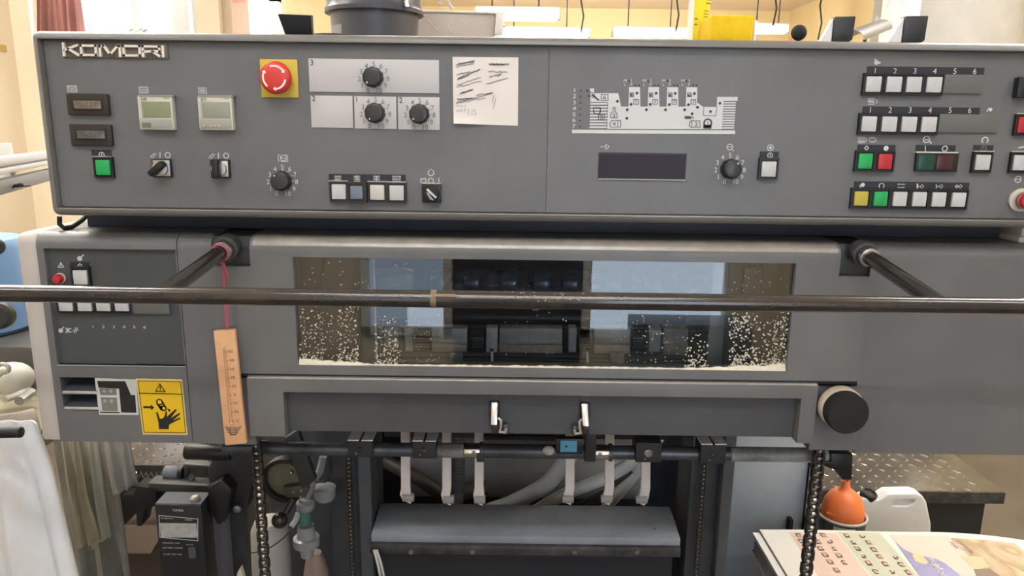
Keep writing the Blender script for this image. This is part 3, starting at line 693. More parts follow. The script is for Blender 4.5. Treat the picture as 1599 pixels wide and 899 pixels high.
# ---- right hand button field
def blankp(x0, y0, x1, y1, Y=None, par=None):
    t = B().pbox(x0, y0, x1, y1, YF if Y is None else Y, 0.003).make('blank_plate', mat('blank_grey_plastic', (0.125, 0.128, 0.118), 0.5, var=0.06, vscale=40), par or con, 0.0005)
DN = 'white push button over the printed digit %d in the %s row'
for row, (sx0, sy0, sx1, sy1, tx, ty, xs_, y_) in enumerate(((1354, 104.5, 1537, 116.5, (1366.5, 1397.5, 1428.5, 1459.5, 1491, 1522), 110.5, (1364, 1396, 1427, 1458.5), 131.5),
                                                       (1347, 167, 1530, 178.5, (1359, 1390, 1421, 1452, 1483.5, 1514), 171.5, (1357, 1388.5, 1419.5, 1450.5), 193.5))):
    st = strip(sx0, sy0, sx1, sy1)
    b = B()
    for i in range(6): b.text(str(i+1), tx[i], ty+0.16*i, 8.4, YS)
    b.make('printed_digits', PRINT, st)
    for i, px in enumerate(xs_): button(px, y_+0.25*i, WHITEB, 'white push button below the digit %d, %s digit row' % (i+1, ('upper', 'lower')[row]), cw=22.5, ch=22.5)
blankp(1474.5, 116.5, 1535, 146); blankp(1466, 178.5, 1559, 207)
b = B()
b.flat([(1364, 100), (1366, 91), (1368, 93), (1372, 96), (1376, 97.5), (1372, 100)], YF); b.ring(1368, 97.5, 3, 1, YF)
for k in range(5): b.line([(1355.5, 154+k*2.2), (1365, 154+k*2.2)], 1.0, YF)
b.line([(1355.5, 153.5), (1365, 163)], 1, YF); b.line([(1368, 156), (1370, 158.5), (1368, 161)], 1.2, YF)
b.disc(1546.5, 171, 2.6, YF); b.line([(1541, 174), (1544, 169)], 1.0, YF)
for k in range(5): b.line([(1340, 214+k*2.2), (1350, 214+k*2.2)], 1.0, YF)
b.line([(1352, 216), (1353, 219), (1352, 221)], 1.2, YF); b.line([(1358, 215), (1366, 215), (1367.5, 218), (1366, 221.5), (1358, 221.5), (1357, 218)], 1.6, YF, True)
b.ring(1446.5, 217.5, 4.6, 1.5, YF); b.line([(1444, 218), (1449, 218)], 1.2, YF); b.line([(1451, 220), (1453.5, 223)], 2.2, YF)
b.ring(1538, 219, 4.4, 1.5, YF, -50, 230)
b.ring(1589.5, 280, 4.6, 1.2, YF); b.line([(1587, 280), (1592, 280)], 1.2, YF); b.line([(1591, 230.5), (1600, 229)], 2.0, YF)
b.make('button_symbols', PRINT, con, kind='stuff')
# green and red pair
st = strip(1339, 226, 1398, 240)
b = B(); b.ring(1353, 231, 3.0, 1.6, YS, n=4); b.disc(1383.5, 231.5, 3.8, YS); b.make('legend_mark', PRINT, st)
button(1351.2, 251.5, GREEN, 'green push button beside the red one', cw=21, ch=23)
button(1382, 252.2, RED, 'red push button beside the green one', cw=21, ch=23)
# dark indicator pair
st = strip(1430, 226.5, 1492, 237.5)
b = B(); b.line([(1444.7, 228), (1444.7, 236)], 1.2, YS); b.ring(1475.3, 232, 3.8, 1.2, YS); b.make('legend_mark', PRINT, st)
t = B().pbox(1431, 238.5, 1496.5, 268, YF, 0.006).make('indicator_pair', BLACK, con, 0.0008, label='black twin indicator with dark green and dark red lenses')
B().pbox(1431, 236.8, 1496.5, 239, YF, 0.0070).make('top_rim', CREAM, t)
B().pbox(1434, 242, 1459, 265, YF-0.006, 0.0012).make('lens', GREEND, t, 0.0004, label='dark green lens')
B().pbox(1463, 242, 1488, 265, YF-0.006, 0.0012).make('lens', REDD, t, 0.0004, label='dark red lens')
st = strip(1520, 226.5, 1551, 237.5); b = B(); b.ring(1536, 232, 3.8, 1.0, YS); b.line([(1536, 230), (1536, 234)], 1.0, YS); b.make('legend_mark', INKG, st)
button(1534.5, 253.5, WHITEB, 'white push button alone right of the twin indicator', rim=CREAM)
button(1593.5, 254, WHITEB, 'white push button at the far right of the console', rim=CREAM)
button(1601, 195, RED, 'red push button at the far right of the console', rim=CREAM, w_=30, cw=22)
t = B().pbox(1590, 120, 1622, 153, YF, 0.012).make('rocker_switch', BLACK, con, 0.002, label='black rocker switch at the far right of the console')
st = strip(1333.5, 284, 1513.5, 296)
b = B(); Y = YS
b.disc(1347, 288.5, 3.2, Y); b.line([(1342.5, 289), (1343.5, 294.5), (1349, 294)], 1.0, Y); b.ring(1376.5, 290, 3.8, 1.1, Y, -50, 230)
b.line([(1402, 287.5), (1412.5, 287.5)], 1.1, Y); b.line([(1402, 292.5), (1412.5, 292.5)], 1.1, Y); b.disc(1403, 287.5, 1.6, Y, 3); b.disc(1411, 292.5, 1.6, Y, 3)
for px in (1437, 1467, 1497): b.ring(px+2.5, 291, 2.8, 0.9, Y, n=4); b.line([(px-5, 291), (px, 291)], 0.9, Y)
b.line([(1432.5, 287.5), (1432.5, 294.5)], 2.2, Y); b.line([(1462, 288), (1462, 294)], 1.0, Y); b.ring(1494, 291, 2.8, 0.9, Y, n=4)
b.make('legend_mark', PRINT, st)
for px, m, lb in zip((1344.5, 1374.8, 1405, 1435.5, 1466, 1496.8), (YELC, GREEN, WHITEB, WHITEB, WHITEB, WHITEB),
        ('yellow push button of the bottom row', 'green push button of the bottom row', 'white push button of the bottom row next to the green one', 'white push button of the bottom row, second from the green one', 'white push button of the bottom row, third from the green one', 'white push button of the bottom row, rightmost')):
    button(px, 309.8+(px-1344)*0.013, m, lb, cw=21, ch=22)
c = F(1592, 312, YF)
t = B().cyl(c, c+Vector((0, -0.004, 0)), 0.0165, n=28).make('stop_button', CREAM, con, 0.001, label='red stop button on a cream ring')
B().cyl(c+Vector((0, -0.004, 0)), c+Vector((0, -0.016, 0)), 0.0125, n=24).make('stop_collar', CHROME, t)
B().cyl(c+Vector((0, -0.010, 0)), c+Vector((0, -0.022, 0)), 0.0130, 0.0105, n=24).make('stop_cap', RED, t, 0.001)
# ================================================================== left cabinet
ZC = 1.440           # top of the lower housings
def roundtop(y0, y1, z0, z1, r, n=6):
    return [(y0, z0)] + [(y0+r-r*cos(pi/2*i/n), z1-r+r*sin(pi/2*i/n)) for i in range(n+1)] + [(y1, z1), (y1, z0)]
xl, xr = F(54, 367, YL).x, F(283, 480, YL).x
zb = F(180, 690, YL).z
lc = thing('left_control_cabinet', 'grey cabinet with inset button panel and cream side at the left end of the press', 'control cabinet', (-0.6, 1.15, zb))
rx0, rx1, rz0, rz1 = F(68, 390, YL).x, F(281, 480, YL).x, F(180, 570, YL).z, F(180, 389, YL).z
b = B()
b.profx(roundtop(YL, 1.25, rz1, ZC, 0.022), xl, xr)
b.box(xl, rx0, YL, 1.25, zb, rz1); b.box(rx1, xr, YL, 1.25, zb, rz1)
vx0, vx1, va0, va1, vb0, vb1 = F(95, 602, YL).x, F(152, 602, YL).x, F(120, 614, YL).z, F(120, 589, YL).z, F(120, 638.5, YL).z, F(120, 616, YL).z
b.box(rx0, rx1, YL, 1.25, va1, rz0); b.box(rx0, vx0, YL, 1.25, vb0, va1); b.box(vx1, rx1, YL, 1.25, vb0, va1)
b.box(vx0, vx1, YL+0.001, 1.25, vb1, va0); b.box(rx0, rx1, YL, 1.25, zb, vb0)
b.make('housing', PAINT, lc)
B().profx(roundtop(YL+0.001, 1.26, zb, ZC-0.001, 0.016), -0.728, xl).make('side_panel', PAINT_C, lc, 0.006, label='cream rounded side panel')
B().box(rx0, rx1, YL+0.006, YL+0.02, rz0, rz1).make('inset_panel', PAINT_D, lc, label='darker inset button panel')
B().box(rx0, rx1, YL-0.0008, YL+0.006, rz0-0.0014, rz0).make('inset_highlight_lip', TAG, lc)  # pale strip puts the highlight on the panel's lower edge into colour
for k, (z0, z1) in enumerate(((va0, va1), (vb0, vb1))):
    B().prism([(vx0+0.002, YL+0.055, z1), (vx1, YL+0.055, z1), (vx1, YL-0.001, z0+0.0045), (vx0+0.002, YL-0.001, z0+0.0045)], (0, 0.001, -0.003)).make('vent_louvre', PAINT_N, lc)
    B().box(vx0+0.002, vx1, YL-0.002, YL+0.004, z0, z0+0.0042).make('vent_lip', mat('pale_ledge_paint', (0.46, 0.44, 0.41), 0.6, var=0.2, vscale=60), lc, 0.0008)  # paler strip along the bottom of each vent
YI = YL+0.006
c = F(95, 434, YI)
t = B().cyl(c, c+Vector((0, -0.004, 0)), 0.0082, n=22).make('signal_lamp', CREAM, lc, 0.0008, label='small red signal lamp')
B().lathe([(0.0072, 0.003), (0.0072, 0.008), (0.0055, 0.0125), (0, 0.0135)], c, (0, -1, 0), 20).make('lamp_lens', RED, t)
st = strip(109.5, 409, 139, 421, lc, YI)
b = B(); b.ring(125, 414.5, 3.0, 1.8, YI-0.0009, n=4); b.make('legend_mark', PRINT, st)
button(125.5, 433, WHITEB, 'white push button above the grey rail, beside the red lamp', parent=lc, Y=YI, rim=BROWNB)
for i, px in enumerate((102.5, 132, 161, 190)):
    button(px, 474.5, WHITEB, '%s white push button of the four under the rail' % ('first', 'second', 'third', 'last')[i], parent=lc, Y=YI)
B().pbox(205, 460, 264, 490, YI, 0.004).make('blank_plate', mat('blank_grey_plastic', (0.12, 0.12, 0.115), 0.5), lc, 0.0005)
b = B()
b.line([(91, 417), (99.5, 417), (95, 409.5)], 1.0, YI, True); b.line([(95, 412), (95, 415)], 1.1, YI)
b.disc(124.5, 403.5, 3.8, YI); b.line([(126, 402), (130, 398)], 1.8, YI); b.disc(95, 516, 3.6, YI); b.line([(96, 514), (99, 511)], 1.6, YI)
b.line([(103, 512), (107, 519)], 1.3, YI); b.line([(107, 512), (103, 519)], 1.3, YI); b.ring(110.5, 515.5, 3, 1.2, YI, 60, 300); b.line([(114, 516), (122, 515)], 1, YI); b.line([(118, 511.5), (115.5, 519)], 1, YI); b.line([(121, 511.5), (118.5, 519)], 1, YI)
for i in range(6): b.text(str(i+1), 145.5+16.1*i, 509.5+0.22*i, 5.0, YI, 1.3)
b.make('panel_symbols', PRINT, lc)
# white and black sticker
s_ = B().flat([(148, 590), (212, 592), (217, 647.5), (155, 647)], YL, 0.0005).make('sticker', mat('white_sticker_vinyl', (0.58, 0.60, 0.58), 0.5), lc, label='white sticker with black bracket shape')
b = B(); Y = YL-0.0005
b.flat([(152, 594.5), (195.5, 595), (204.5, 616.5), (211, 616.5), (213, 644), (189.5, 643.5), (186, 606.5), (154, 605)], Y); b.line([(157, 643.5), (186, 643.8)], 1.6, Y); b.make('sticker_print', INK, s_)
b = B(); b.flat([(155, 606), (181, 607), (182, 616.5), (157, 616.5)], Y); b.flat([(157.5, 620), (182.5, 620.5), (184, 641.5), (160, 641)], Y); b.make('sticker_print', mat('grey_sticker_ink', (0.20, 0.19, 0.17), 0.5), s_)
b = B()
for px, py in ((163, 610.5), (173, 610.5), (164, 625.5), (174, 626)): b.disc(px, py, 3.0, Y-0.0004)
b.make('sticker_print', mat('pale_grey_sticker_ink', (0.36, 0.35, 0.32), 0.5), s_)
# warning sign
W = lambda pts: [(200+x/8.17, 580+y/8.17) for x, y in pts]
s_ = B().flat(W([(98, 88), (690, 98), (760, 806), (190, 800)]), YL, 0.0006).make('warning_sign', mat('pale_yellow_sign_border', (0.80, 0.62, 0.26), 0.5), lc, label='yellow warning sign with crushed hand symbol')
Y = YL-0.0006
B().flat(W([(122, 112), (672, 122), (738, 786), (200, 778)]), Y).make('sign_face', YELS, s_, label='yellow sign face')
b = B(); Y -= 0.0004
b.line(W([(126, 118), (670, 126), (735, 780), (204, 774)]), 0.9, Y, True); b.line(W([(138, 275), (690, 288)]), 1.2, Y)
b.line(W([(352, 250), (472, 254), (405, 156)]), 1.2, Y, True); b.line(W([(408, 180), (412, 215)]), 1.4, Y); b.disc(*W([(412, 232)])[0], 1.0, Y)
b.flat(W([(196, 440), (290, 443), (288, 418), (335, 458), (294, 492), (294, 468), (198, 466)]), Y)
b.ring(*W([(402, 388)])[0], 4.6, 2.2, Y); b.ring(*W([(456, 468)])[0], 3.8, 2.0, Y)
b.flat(W([(356, 405), (396, 440), (450, 435), (425, 500), (395, 460)]), Y); b.flat(W([(440, 370), (492, 460), (480, 470), (430, 400)]), Y); b.flat(W([(362, 400), (432, 498), (445, 480), (400, 425)]), Y)
b.flat(W([(395, 733), (390, 650), (358, 520), (376, 514), (405, 600), (440, 600), (468, 565), (482, 505), (497, 512), (497, 575), (600, 480), (622, 485), (545, 592), (655, 525), (666, 540), (575, 620), (665, 583), (672, 598), (530, 672), (520, 692), (520, 733)]), Y)
b.flat(W([(500, 470), (530, 478), (546, 505), (520, 508)]), Y)
b.make('sign_symbols', INK, s_)

# ================================================================== filler post beside the cabinet
xs0, xs1 = xr+0.0012, F(337, 500, YL).x
zpost0 = F(380, 693, YL).z
gl = thing('delivery_guard', 'grey upper guard with long clear window across the middle of the press', 'machine guard', (0.05, 1.15, F(800, 590, YW).z))
b = B(); b.profx(roundtop(YL, 1.25, zpost0, ZC, 0.022), xs0, F(330, 395, YL).x)
# piece beneath the square arm socket
zs = F(360, 416, YL).z
b.box(F(330, 395, YL).x, xs1, YL, 1.2, zpost0, zs); b.box(xs1, F(387, 620, YB).x+0.004, YL-0.0015, 1.16, zpost0, F(360, 588, YW).z-0.003)
b.make('filler_post', PAINT, lc)
# ---- guard with the window
gx0, gx1 = xs1+0.0016, F(1350, 500, YW).x
gz0 = F(800, 588.5, YW).z
wx0, wx1, wz0, wz1 = -0.3215, 0.4155, F(800, 574, YW).z, F(800, 405.5, YW).z
nx0, nx1 = F(389, 385, YW).x, F(1314, 395, YW).x
nz = F(360, 416, YW).z; nzr = F(1335, 432, YW).z
b = B()
b.profx(roundtop(YW, 1.24, wz1, ZC, 0.022, 10), nx0, nx1)
b.box(nx0, wx0, YW, YW+0.03, gz0, wz1); b.box(wx1, nx1, YW, YW+0.03, gz0, wz1); b.box(wx0, wx1, YW, YW+0.03, gz0, wz0)
b.box(gx0, nx0, YW, YW+0.03, gz0, nz); b.box(nx1, gx1, YW, YW+0.03, gz0, nzr)
b.make('guard_shell', PAINT_G, gl)
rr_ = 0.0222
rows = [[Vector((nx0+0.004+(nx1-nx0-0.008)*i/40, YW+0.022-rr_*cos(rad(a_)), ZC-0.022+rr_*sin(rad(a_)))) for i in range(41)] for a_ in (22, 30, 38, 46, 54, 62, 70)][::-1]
B().grid(rows).make('rubbed_highlight_edge', RUB_HILITE, gl, ang=80, label='rubbed bright top edge of the guard')  # rubbed edge whose highlight is put into the strip's colour
B().box(wx0-0.01, wx1+0.01, YW+0.008, YW+0.011, wz0-0.01, wz1+0.01).make('window_pane', GUARD, gl, label='clear acrylic window pane')
B().box(gx0, gx1, YW-0.0002, YW+0.03, gz0-0.004, gz0-0.0004).make('gap_shadow_strip', BLACKM, gl)
# sockets for the rail arms
zt = ZC-0.002
B().box(F(331, 395, YL).x, nx0-0.0006, YW+0.012, 1.2, nz+0.0005, zt).make('arm_socket', mat('socket_dark_paint', (0.045, 0.046, 0.047), 0.45), gl, 0.001)
B().box(nx1+0.0006, F(1361, 395, YL).x, YW+0.012, 1.2, nzr+0.0005, zt).make('arm_socket', mat('socket_dark_paint', (0.045, 0.046, 0.047), 0.45), gl, 0.001)
# ---- powder on the pane
b = B()
def fleck(px, py, r):
    c = F(px, py, YW+0.0068); n = random.choice((4, 5, 6)); a0 = random.random()*6
    b.prism([c+Vector((cos(a0+2*pi*i/n)*r*random.uniform(0.6, 1.3), 0, sin(a0+2*pi*i/n)*r*random.uniform(0.6, 1.3))) for i in range(n)], (0, 0.0011, 0))
def cluster(n, x0, x1, ytop, ybot, r0, r1, pw):
    for _ in range(n):
        t = random.random()**pw
        fleck(random.uniform(x0, x1), ybot-(ybot-ytop)*t, random.uniform(r0, r1))
cluster(180, 468, 505, 478, 566, 0.0004, 0.0015, 1.9); cluster(45, 505, 530, 478, 566, 0.0004, 0.0011, 1.5); cluster(160, 528, 560, 474, 566, 0.0004, 0.0015, 1.8)
cluster(150, 584, 622, 494, 568, 0.0004, 0.0015, 1.8); cluster(40, 622, 690, 490, 566, 0.0005, 0.0010, 1.4); cluster(45, 470, 640, 408, 478, 0.0005, 0.0010, 1.0)
cluster(30, 690, 960, 480, 560, 0.0005, 0.0010, 1.0); cluster(60, 960, 1070, 490, 566, 0.0005, 0.0011, 1.3); cluster(90, 1070, 1108, 522, 572, 0.0005, 0.0017, 2.2)
cluster(260, 1138, 1185, 488, 574, 0.0005, 0.0018, 1.7); cluster(110, 1185, 1212, 500, 574, 0.0004, 0.0015, 2.2); cluster(170, 1208, 1232, 484, 574, 0.0004, 0.0015, 1.9); cluster(20, 1140, 1236, 420, 480, 0.0005, 0.0010, 1.0)
b.make('powder_flecks', POWDER, gl, kind='stuff', label='cream powder flecks clinging to the window')
b = B(); n = 150; rows = [[], []]
for i in range(n+1):
    u = i/n; xx = wx0+0.001+(wx1-wx0-0.002)*u
    h = 0.0010+0.0020*random.random()**2
    if u < 0.13: h += 0.006*(1-u/0.13)+0.003*random.random()
    if u > 0.80: h += 0.006*((u-0.8)/0.2)+0.005*random.random()*((u-0.8)/0.2)
    rows[0].append(Vector((xx, YW+0.001, wz0-0.0006))); rows[1].append(Vector((xx, YW+0.004, wz0-0.0006+h)))
b.grid(rows, (0, 0.0035, 0)); b.make('powder_drift', POWDER, gl, kind='stuff', label='drift of cream powder along the window sill')

# ================================================================== lower cover
kx0, kx1 = F(387, 620, YB).x, F(1274, 640, YB).x
kz1 = F(800, 593.5, YB).z; kz0 = F(800, 684, YB).z
ox0, ox1, oz1 = F(444, 650, YB).x, F(1248, 655, YB).x, F(820, 616.5, YB).z
lk = thing('lower_cover', 'grey lower cover with long sunken panel beneath the guard', 'machine cover', (0.05, 1.1, kz0))
b = B()
b.profx(roundtop(YB, YW+0.04, oz1, kz1, 0.004, 4), kx0-0.0, kx1)
b.box(ox1, kx1, YB, YW+0.04, kz0-0.002, oz1)
b.box(kx0, ox0, YB, YW+0.04, kz0-0.002, oz1)
b.make('cover_shell', PAINT_G, lk)
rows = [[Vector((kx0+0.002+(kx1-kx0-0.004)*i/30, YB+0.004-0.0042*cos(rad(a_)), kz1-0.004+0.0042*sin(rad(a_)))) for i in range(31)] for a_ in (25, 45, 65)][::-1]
B().grid(rows).make('rubbed_highlight_edge', RUB_HILITE, lk, ang=80, label='rubbed bright top edge of the lower cover')  # highlight along the cover's top edge painted as a bright strip
B().box(ox0, ox1, YB+0.016, YB+0.022, kz0+0.001, oz1).make('sunken_panel', mat('sunken_panel_paint', (0.066, 0.067, 0.072), 0.42, var=0.15, vscale=7, bump=0.2, bscale=600), lk, label='darker sunken panel')
B().box(kx1+0.0008, F(1341, 650, YL).x, YL-0.001, YL+0.06, F(1300, 702, YL).z, F(1300, 602, YL).z).make('knob_plate', PAINT, lk)
# round knob with cream rear disc
c = F(1304, 629, YL)
t = thing('hand_knob', 'big round black knob with cream rim at the right of the lower cover', 'knob', c)
k_ = 0.00098
B().cyl(c+Vector((0, 0.0, 0)), c+Vector((0, -0.012, 0)), 0.0175, n=32).make('knob_shaft', CHROMED, t)
B().cyl(c+Vector((0.001, -0.010, -0.0)), c+Vector((0.001, -0.026, 0)), 0.0325, n=44).make('cream_rim', mat('pale_tan_ring', (0.66, 0.57, 0.46), 0.35), t, 0.0015)
B().lathe([(0.0295, 0.026), (0.0312, 0.030), (0.0312, 0.044), (0.0295, 0.0475), (0, 0.0485)], c, (0, -1, 0), 44).make('knob_face', BLACKM, t)
# latches
for i, (px, sgn, lb) in enumerate(((772, 1, 'chrome toggle latch on the sunken panel, hook turned right'), (913, -1, 'chrome toggle latch on the sunken panel, hook turned left'))):
    YK = YB+0.016; py0 = 628+(2 if i else 0)
    t = thing('toggle_latch', lb, 'latch', F(px, 686, YK))
    b = B(); b.pbox(px-7, py0+1, px+8, py0+24, YK, 0.008); b.make('latch_base', BLACK, t, 0.001)
    b = B(); lean = 2.2*i
    x0, x1, _, _ = R4(px-5, py0, px+5, py0+10, YK-0.014)
    z0 = F(px, py0+34, YK-0.02).z; z1 = F(px, py0+1, YK-0.012).z; xk = F(px+lean, py0+34, YK-0.02).x-F(px, py0+34, YK-0.02).x
    b.add([(x0, YK-0.010, z1), (x1, YK-0.010, z1), (x1+xk, YK-0.024, z0), (x0+xk, YK-0.024, z0), (x0, YK-0.006, z1), (x1, YK-0.006, z1), (x1+xk, YK-0.018, z0), (x0+xk, YK-0.018, z0)],
          [(0, 3, 2, 1), (4, 5, 6, 7), (0, 1, 5, 4), (1, 2, 6, 5), (2, 3, 7, 6), (3, 0, 4, 7)])
    b.make('latch_lever', mat('polished_latch', (0.80, 0.76, 0.72), 0.28, metal=0.85), t, 0.0012)
    b = B(); b.pbox(px-4+lean, py0+34, px+5+lean, py0+49, YK-0.004, 0.014); b.make('latch_body', BROWNB, t, 0.0008)
    hx = lambda q: px+lean+sgn*q
    b = B(); P = [F(hx(6), py0+24, YK-0.014), F(hx(10), py0+28, YK-0.014), F(hx(10), py0+38, YK-0.014), F(hx(8), py0+46, YK-0.014), F(hx(17), py0+47, YK-0.014), F(hx(18), py0+41, YK-0.014)]
    b.tube(P, 0.0024, 8); b.make('latch_hook', mat('polished_latch', (0.8, 0.76, 0.72), 0.28, metal=0.85), t)
    B().pbox(min(hx(14), hx(21)), py0+35, max(hx(14), hx(21)), py0+50, YK-0.001, 0.010).make('hook_plate', STEELD, t, 0.0006)
    B().pbox(px-5, py0-12, px+5, py0, YK, 0.0012).make('latch_pad', STEELD, t)

# ================================================================== right cabinet
rc = thing('right_cabinet', 'plain grey cabinet front filling the right end of the press', 'machine cover', (0.7, 1.15, F(1500, 709, YL).z))
qx0 = gx1+0.0028; qz0 = F(1500, 709, YL).z
sx = F(1362, 400, YL).x
b = B(); b.profx(roundtop(YL, 1.25, nzr, ZC, 0.020), sx, 0.95); b.box(qx0, 0.95, YL, 1.25, F(1300, 604, YL).z, nzr); b.box(F(1341.5, 650, YL).x, 0.95, YL, 1.25, qz0, F(1300, 604, YL).z)
b.make('housing', PAINT, rc)
# cream sheets on the cabinet top at the right
o = B(); p = FZ(1549, 377, ZC); p.x = max(p.x, X(1562, 362, 1.14)+0.003); o.box(p.x, 0.90, YL+0.03, 1.24, ZC, ZC+0.008); o.box(p.x+0.013, 0.88, YL+0.045, 1.235, ZC+0.008, ZC+0.02)
o = o.make('paper_pad', mat('cream_pad_paper', (0.78, 0.70, 0.60), 0.8), None, 0.0006); tag(o, 'cream paper pad lying on the cabinet under the right end of the console', 'paper pad')

# ================================================================== safety rail
YR = 0.85
ra, rb = F(-40, 456.5, YR), F(1640, 479.5, YR); zr = (ra.z+rb.z)/2
rail = thing('safety_rail', 'worn black hand rail bar across the front on two arms', 'hand rail', (0, YR, zr))
b = B(); n = 60
b.cyl((-0.80, YR, zr), (0.80, YR, zr), 0.0103, n=32); b.make('rail_bar', TUBE, rail)
for px, py, lb in ((356, 385, 'left'), (1346, 394, 'right')):
    m = F(px, py, 1.06); e = Vector((m.x+ (0.0), YR, zr))
    d = (e-m).normalized()
    B().tube([m+d*0.02, e], 0.0106, 24).make('rail_arm', TUBE, rail)
    B().cyl(m-d*0.008, m+d*0.012, 0.0180, n=28).make('arm_flange', STEELD, rail, 0.0012)
    B().cyl(m+d*0.012, m+d*0.026, 0.0138, n=24).make('arm_collar', CHROMED, rail, 0.001)
    B().cyl(m+d*0.016, m+d*0.019, 0.0146, n=24).make('collar_ring', SOOT, rail)
b = B()
for k in range(26):
    x = F(random.gauss(858, 36), 470, YR).x; a = random.uniform(0.1, 1.3)
    b.ball((x, YR-0.0103*cos(a), zr+0.0103*sin(a)), random.uniform(0.0006, 0.0013), 6)
b.make('rust_spots', mat('tan_rust', (0.42, 0.28, 0.18), 0.8), rail, kind='stuff')
x = F(681, 465, YR).x
b = B(); b.cyl((x-0.006, YR, zr), (x+0.001, YR, zr), 0.0107, n=24); b.obox((x+0.012, YR-0.0088, zr+0.0058), (0.012, 0, 0), (0, 0.001, 0.0015), (0, 0.0012, -0.0009))
b.make('tape_wrap', mat('brown_tape', (0.20, 0.145, 0.09), 0.6), rail)
# ================================================================== thermometer
YT = 1.047
tm = thing('thermometer', 'wooden wall thermometer hanging by a pink cord from the left rail arm', 'thermometer', F(359, 605, YT))
pl = [(333, 516.5), (366, 514.5), (384.5, 692.5), (351.5, 695.5)]
b = B(); b.prism([F(x, y, YT) for x, y in pl], (0, 0.008, 0)); b.make('board', WOOD, tm, 0.0012)
Tm = lambda x, y: (320+x/4.5, 500+y/4.5)
b = B(); b.line([Tm(142, 182), Tm(192, 720)], 0.7, YT); b.line([Tm(128, 195), Tm(176, 715)], 0.7, YT); b.make('groove', mat('groove_shadow_wood', (0.42, 0.20, 0.09), 0.6), tm)
b = B(); b.tube([F(*Tm(136, 200), YT-0.001), F(*Tm(186, 720), YT-0.001)], 0.0012, 8); b.ball(F(*Tm(187, 728), YT-0.001), 0.0024, 10); b.make('glass_tube', mat('thermometer_glass', (0.66, 0.40, 0.24), 0.12), tm)
b = B()
for s, (x, y) in zip(('50', '40', '30', '20', '10', '0', '10', '20', '°C'), ((180, 218), (188, 280), (190, 342), (197, 400), (205, 462), (212, 522), (216, 580), (222, 640), (228, 706))):
    b.text(s, *Tm(x, y), 4.6, YT, 1.25); b.line([Tm(x-36, y+4), Tm(x-26, y+4)], 0.7, YT)
b.make('scale_numbers', WOODINK, tm)
b = B()
for k in range(4): b.line([Tm(178, 765+k*12), Tm(216, 763+k*12)], 1.2, YT)
b.line([Tm(176, 752), Tm(216, 750), Tm(220, 802), Tm(182, 806)], 0.9, YT, True)
for sg in (-1, 1):
    for k in range(4): b.line([Tm(198+sg*22, 760+k*11), Tm(198+sg*(58-k*8), 745+k*14)], 1.2, YT)
b.make('maker_emblem', mat('charcoal_print', (0.13, 0.10, 0.09), 0.6), tm)
B().tube([F(353, 515, YT+0.003), F(354.5, 510, YT), F(357, 511, YT), F(356.5, 516, YT+0.003)], 0.0009, 8).make('hook', CHROME, tm)
b = B(); m = F(356, 385, 1.06); e = Vector((m.x, YR, zr)); d = (e-m).normalized(); cc = m+d*0.032
a_ = d.orthogonal().normalized(); b_ = d.cross(a_)
for q in (0.0, 0.0025): b.tube([cc+d*q+(a_*cos(2*pi*i/20)+b_*sin(2*pi*i/20))*0.0125 for i in range(21)], 0.0013, 6)
bot = cc+Vector((0, 0, -0.0135))
b.tube([bot, F(349, 412, 1.04), F(350, 440, 1.042), F(353, 475, 1.044), F(355, 512, YT)], 0.0027, 8); b.tube([bot+Vector((0.001, 0, 0)), F(352, 420, 1.035), F(356, 431, 1.035)], 0.0014, 6)
b.tube([bot, F(351, 416, 1.042), F(352, 470, 1.045), F(356, 511, YT+0.002)], 0.0022, 8)
b.make('cord', PINK, tm, label='pink cord')
# ================================================================== paper note on the console
NP = lambda x, y: (700+x/7.49, 80+y/7.49)
rows = []
for i in range(13):
    t = i/12; row = []
    for j in range(13):
        u = j/12; px = (706.7+1.6*t)*(1-u)+(809.5-0.8*t)*u; py = (88.7*(1-t)+192.8*t)*(1-u)+(89.5*(1-t)+196.5*t)*u
        lift = 0.0008+0.006*max(0, (t-0.75)/0.25)**2*max(0, 1-u*1.6)
        row.append(F(px, py, YF-lift))
    rows.append(row)
nt_ = B().grid(rows, (0, 0.0003, 0)).make('paper_note', PAPER, ang=60)
tag(nt_, 'square white paper note with crossed out pencil lines taped to the console', 'note')
def scrib(b, x0, y0, x1, y1, amp, nn, wd=0.9):
    P = [NP(x0+(x1-x0)*i/nn, y0+(y1-y0)*i/nn+amp*random.uniform(-1, 1)) for i in range(nn+1)]
    b.line(P, wd, YF-0.0013, t=0.0003)
b = B()
for a in ((95, 160, 305, 112), (110, 325, 365, 210), (100, 272, 255, 238), (135, 500, 290, 445), (105, 560, 280, 545), (95, 600, 520, 490), (480, 150, 705, 150), (450, 380, 690, 312), (480, 158, 640, 162), (110, 330, 240, 285)):
    scrib(b, *a, 3, 8, 1.0)
for a in ((110, 150, 300, 118), (110, 315, 370, 215), (480, 145, 700, 155), (330, 515, 520, 485), (110, 565, 270, 548), (150, 488, 285, 450)): scrib(b, *a, 9, 26, 0.8)
b.make('pencil_lines', PENCIL, nt_)
b = B()
for a in ((100, 395, 380, 300), (95, 420, 390, 345), (470, 235, 690, 240), (480, 300, 620, 270), (95, 605, 430, 545), (90, 182, 300, 140)): scrib(b, *a, 10, 24, 0.8)
for a in ((575, 300, 625, 240), (530, 665, 560, 540), (515, 600, 530, 510), (100, 755, 185, 750)): scrib(b, *a, 2, 4, 0.9)
for s, x, y in (('m p s', 150, 645), ('out 5 2 10', 205, 690), ('5 3 0', 275, 733)):
    px, py = NP(x, y); b.text(s, px, py, 4.4, YF-0.0013, 1.1)
b.make('pencil_lines', PENCILL, nt_)
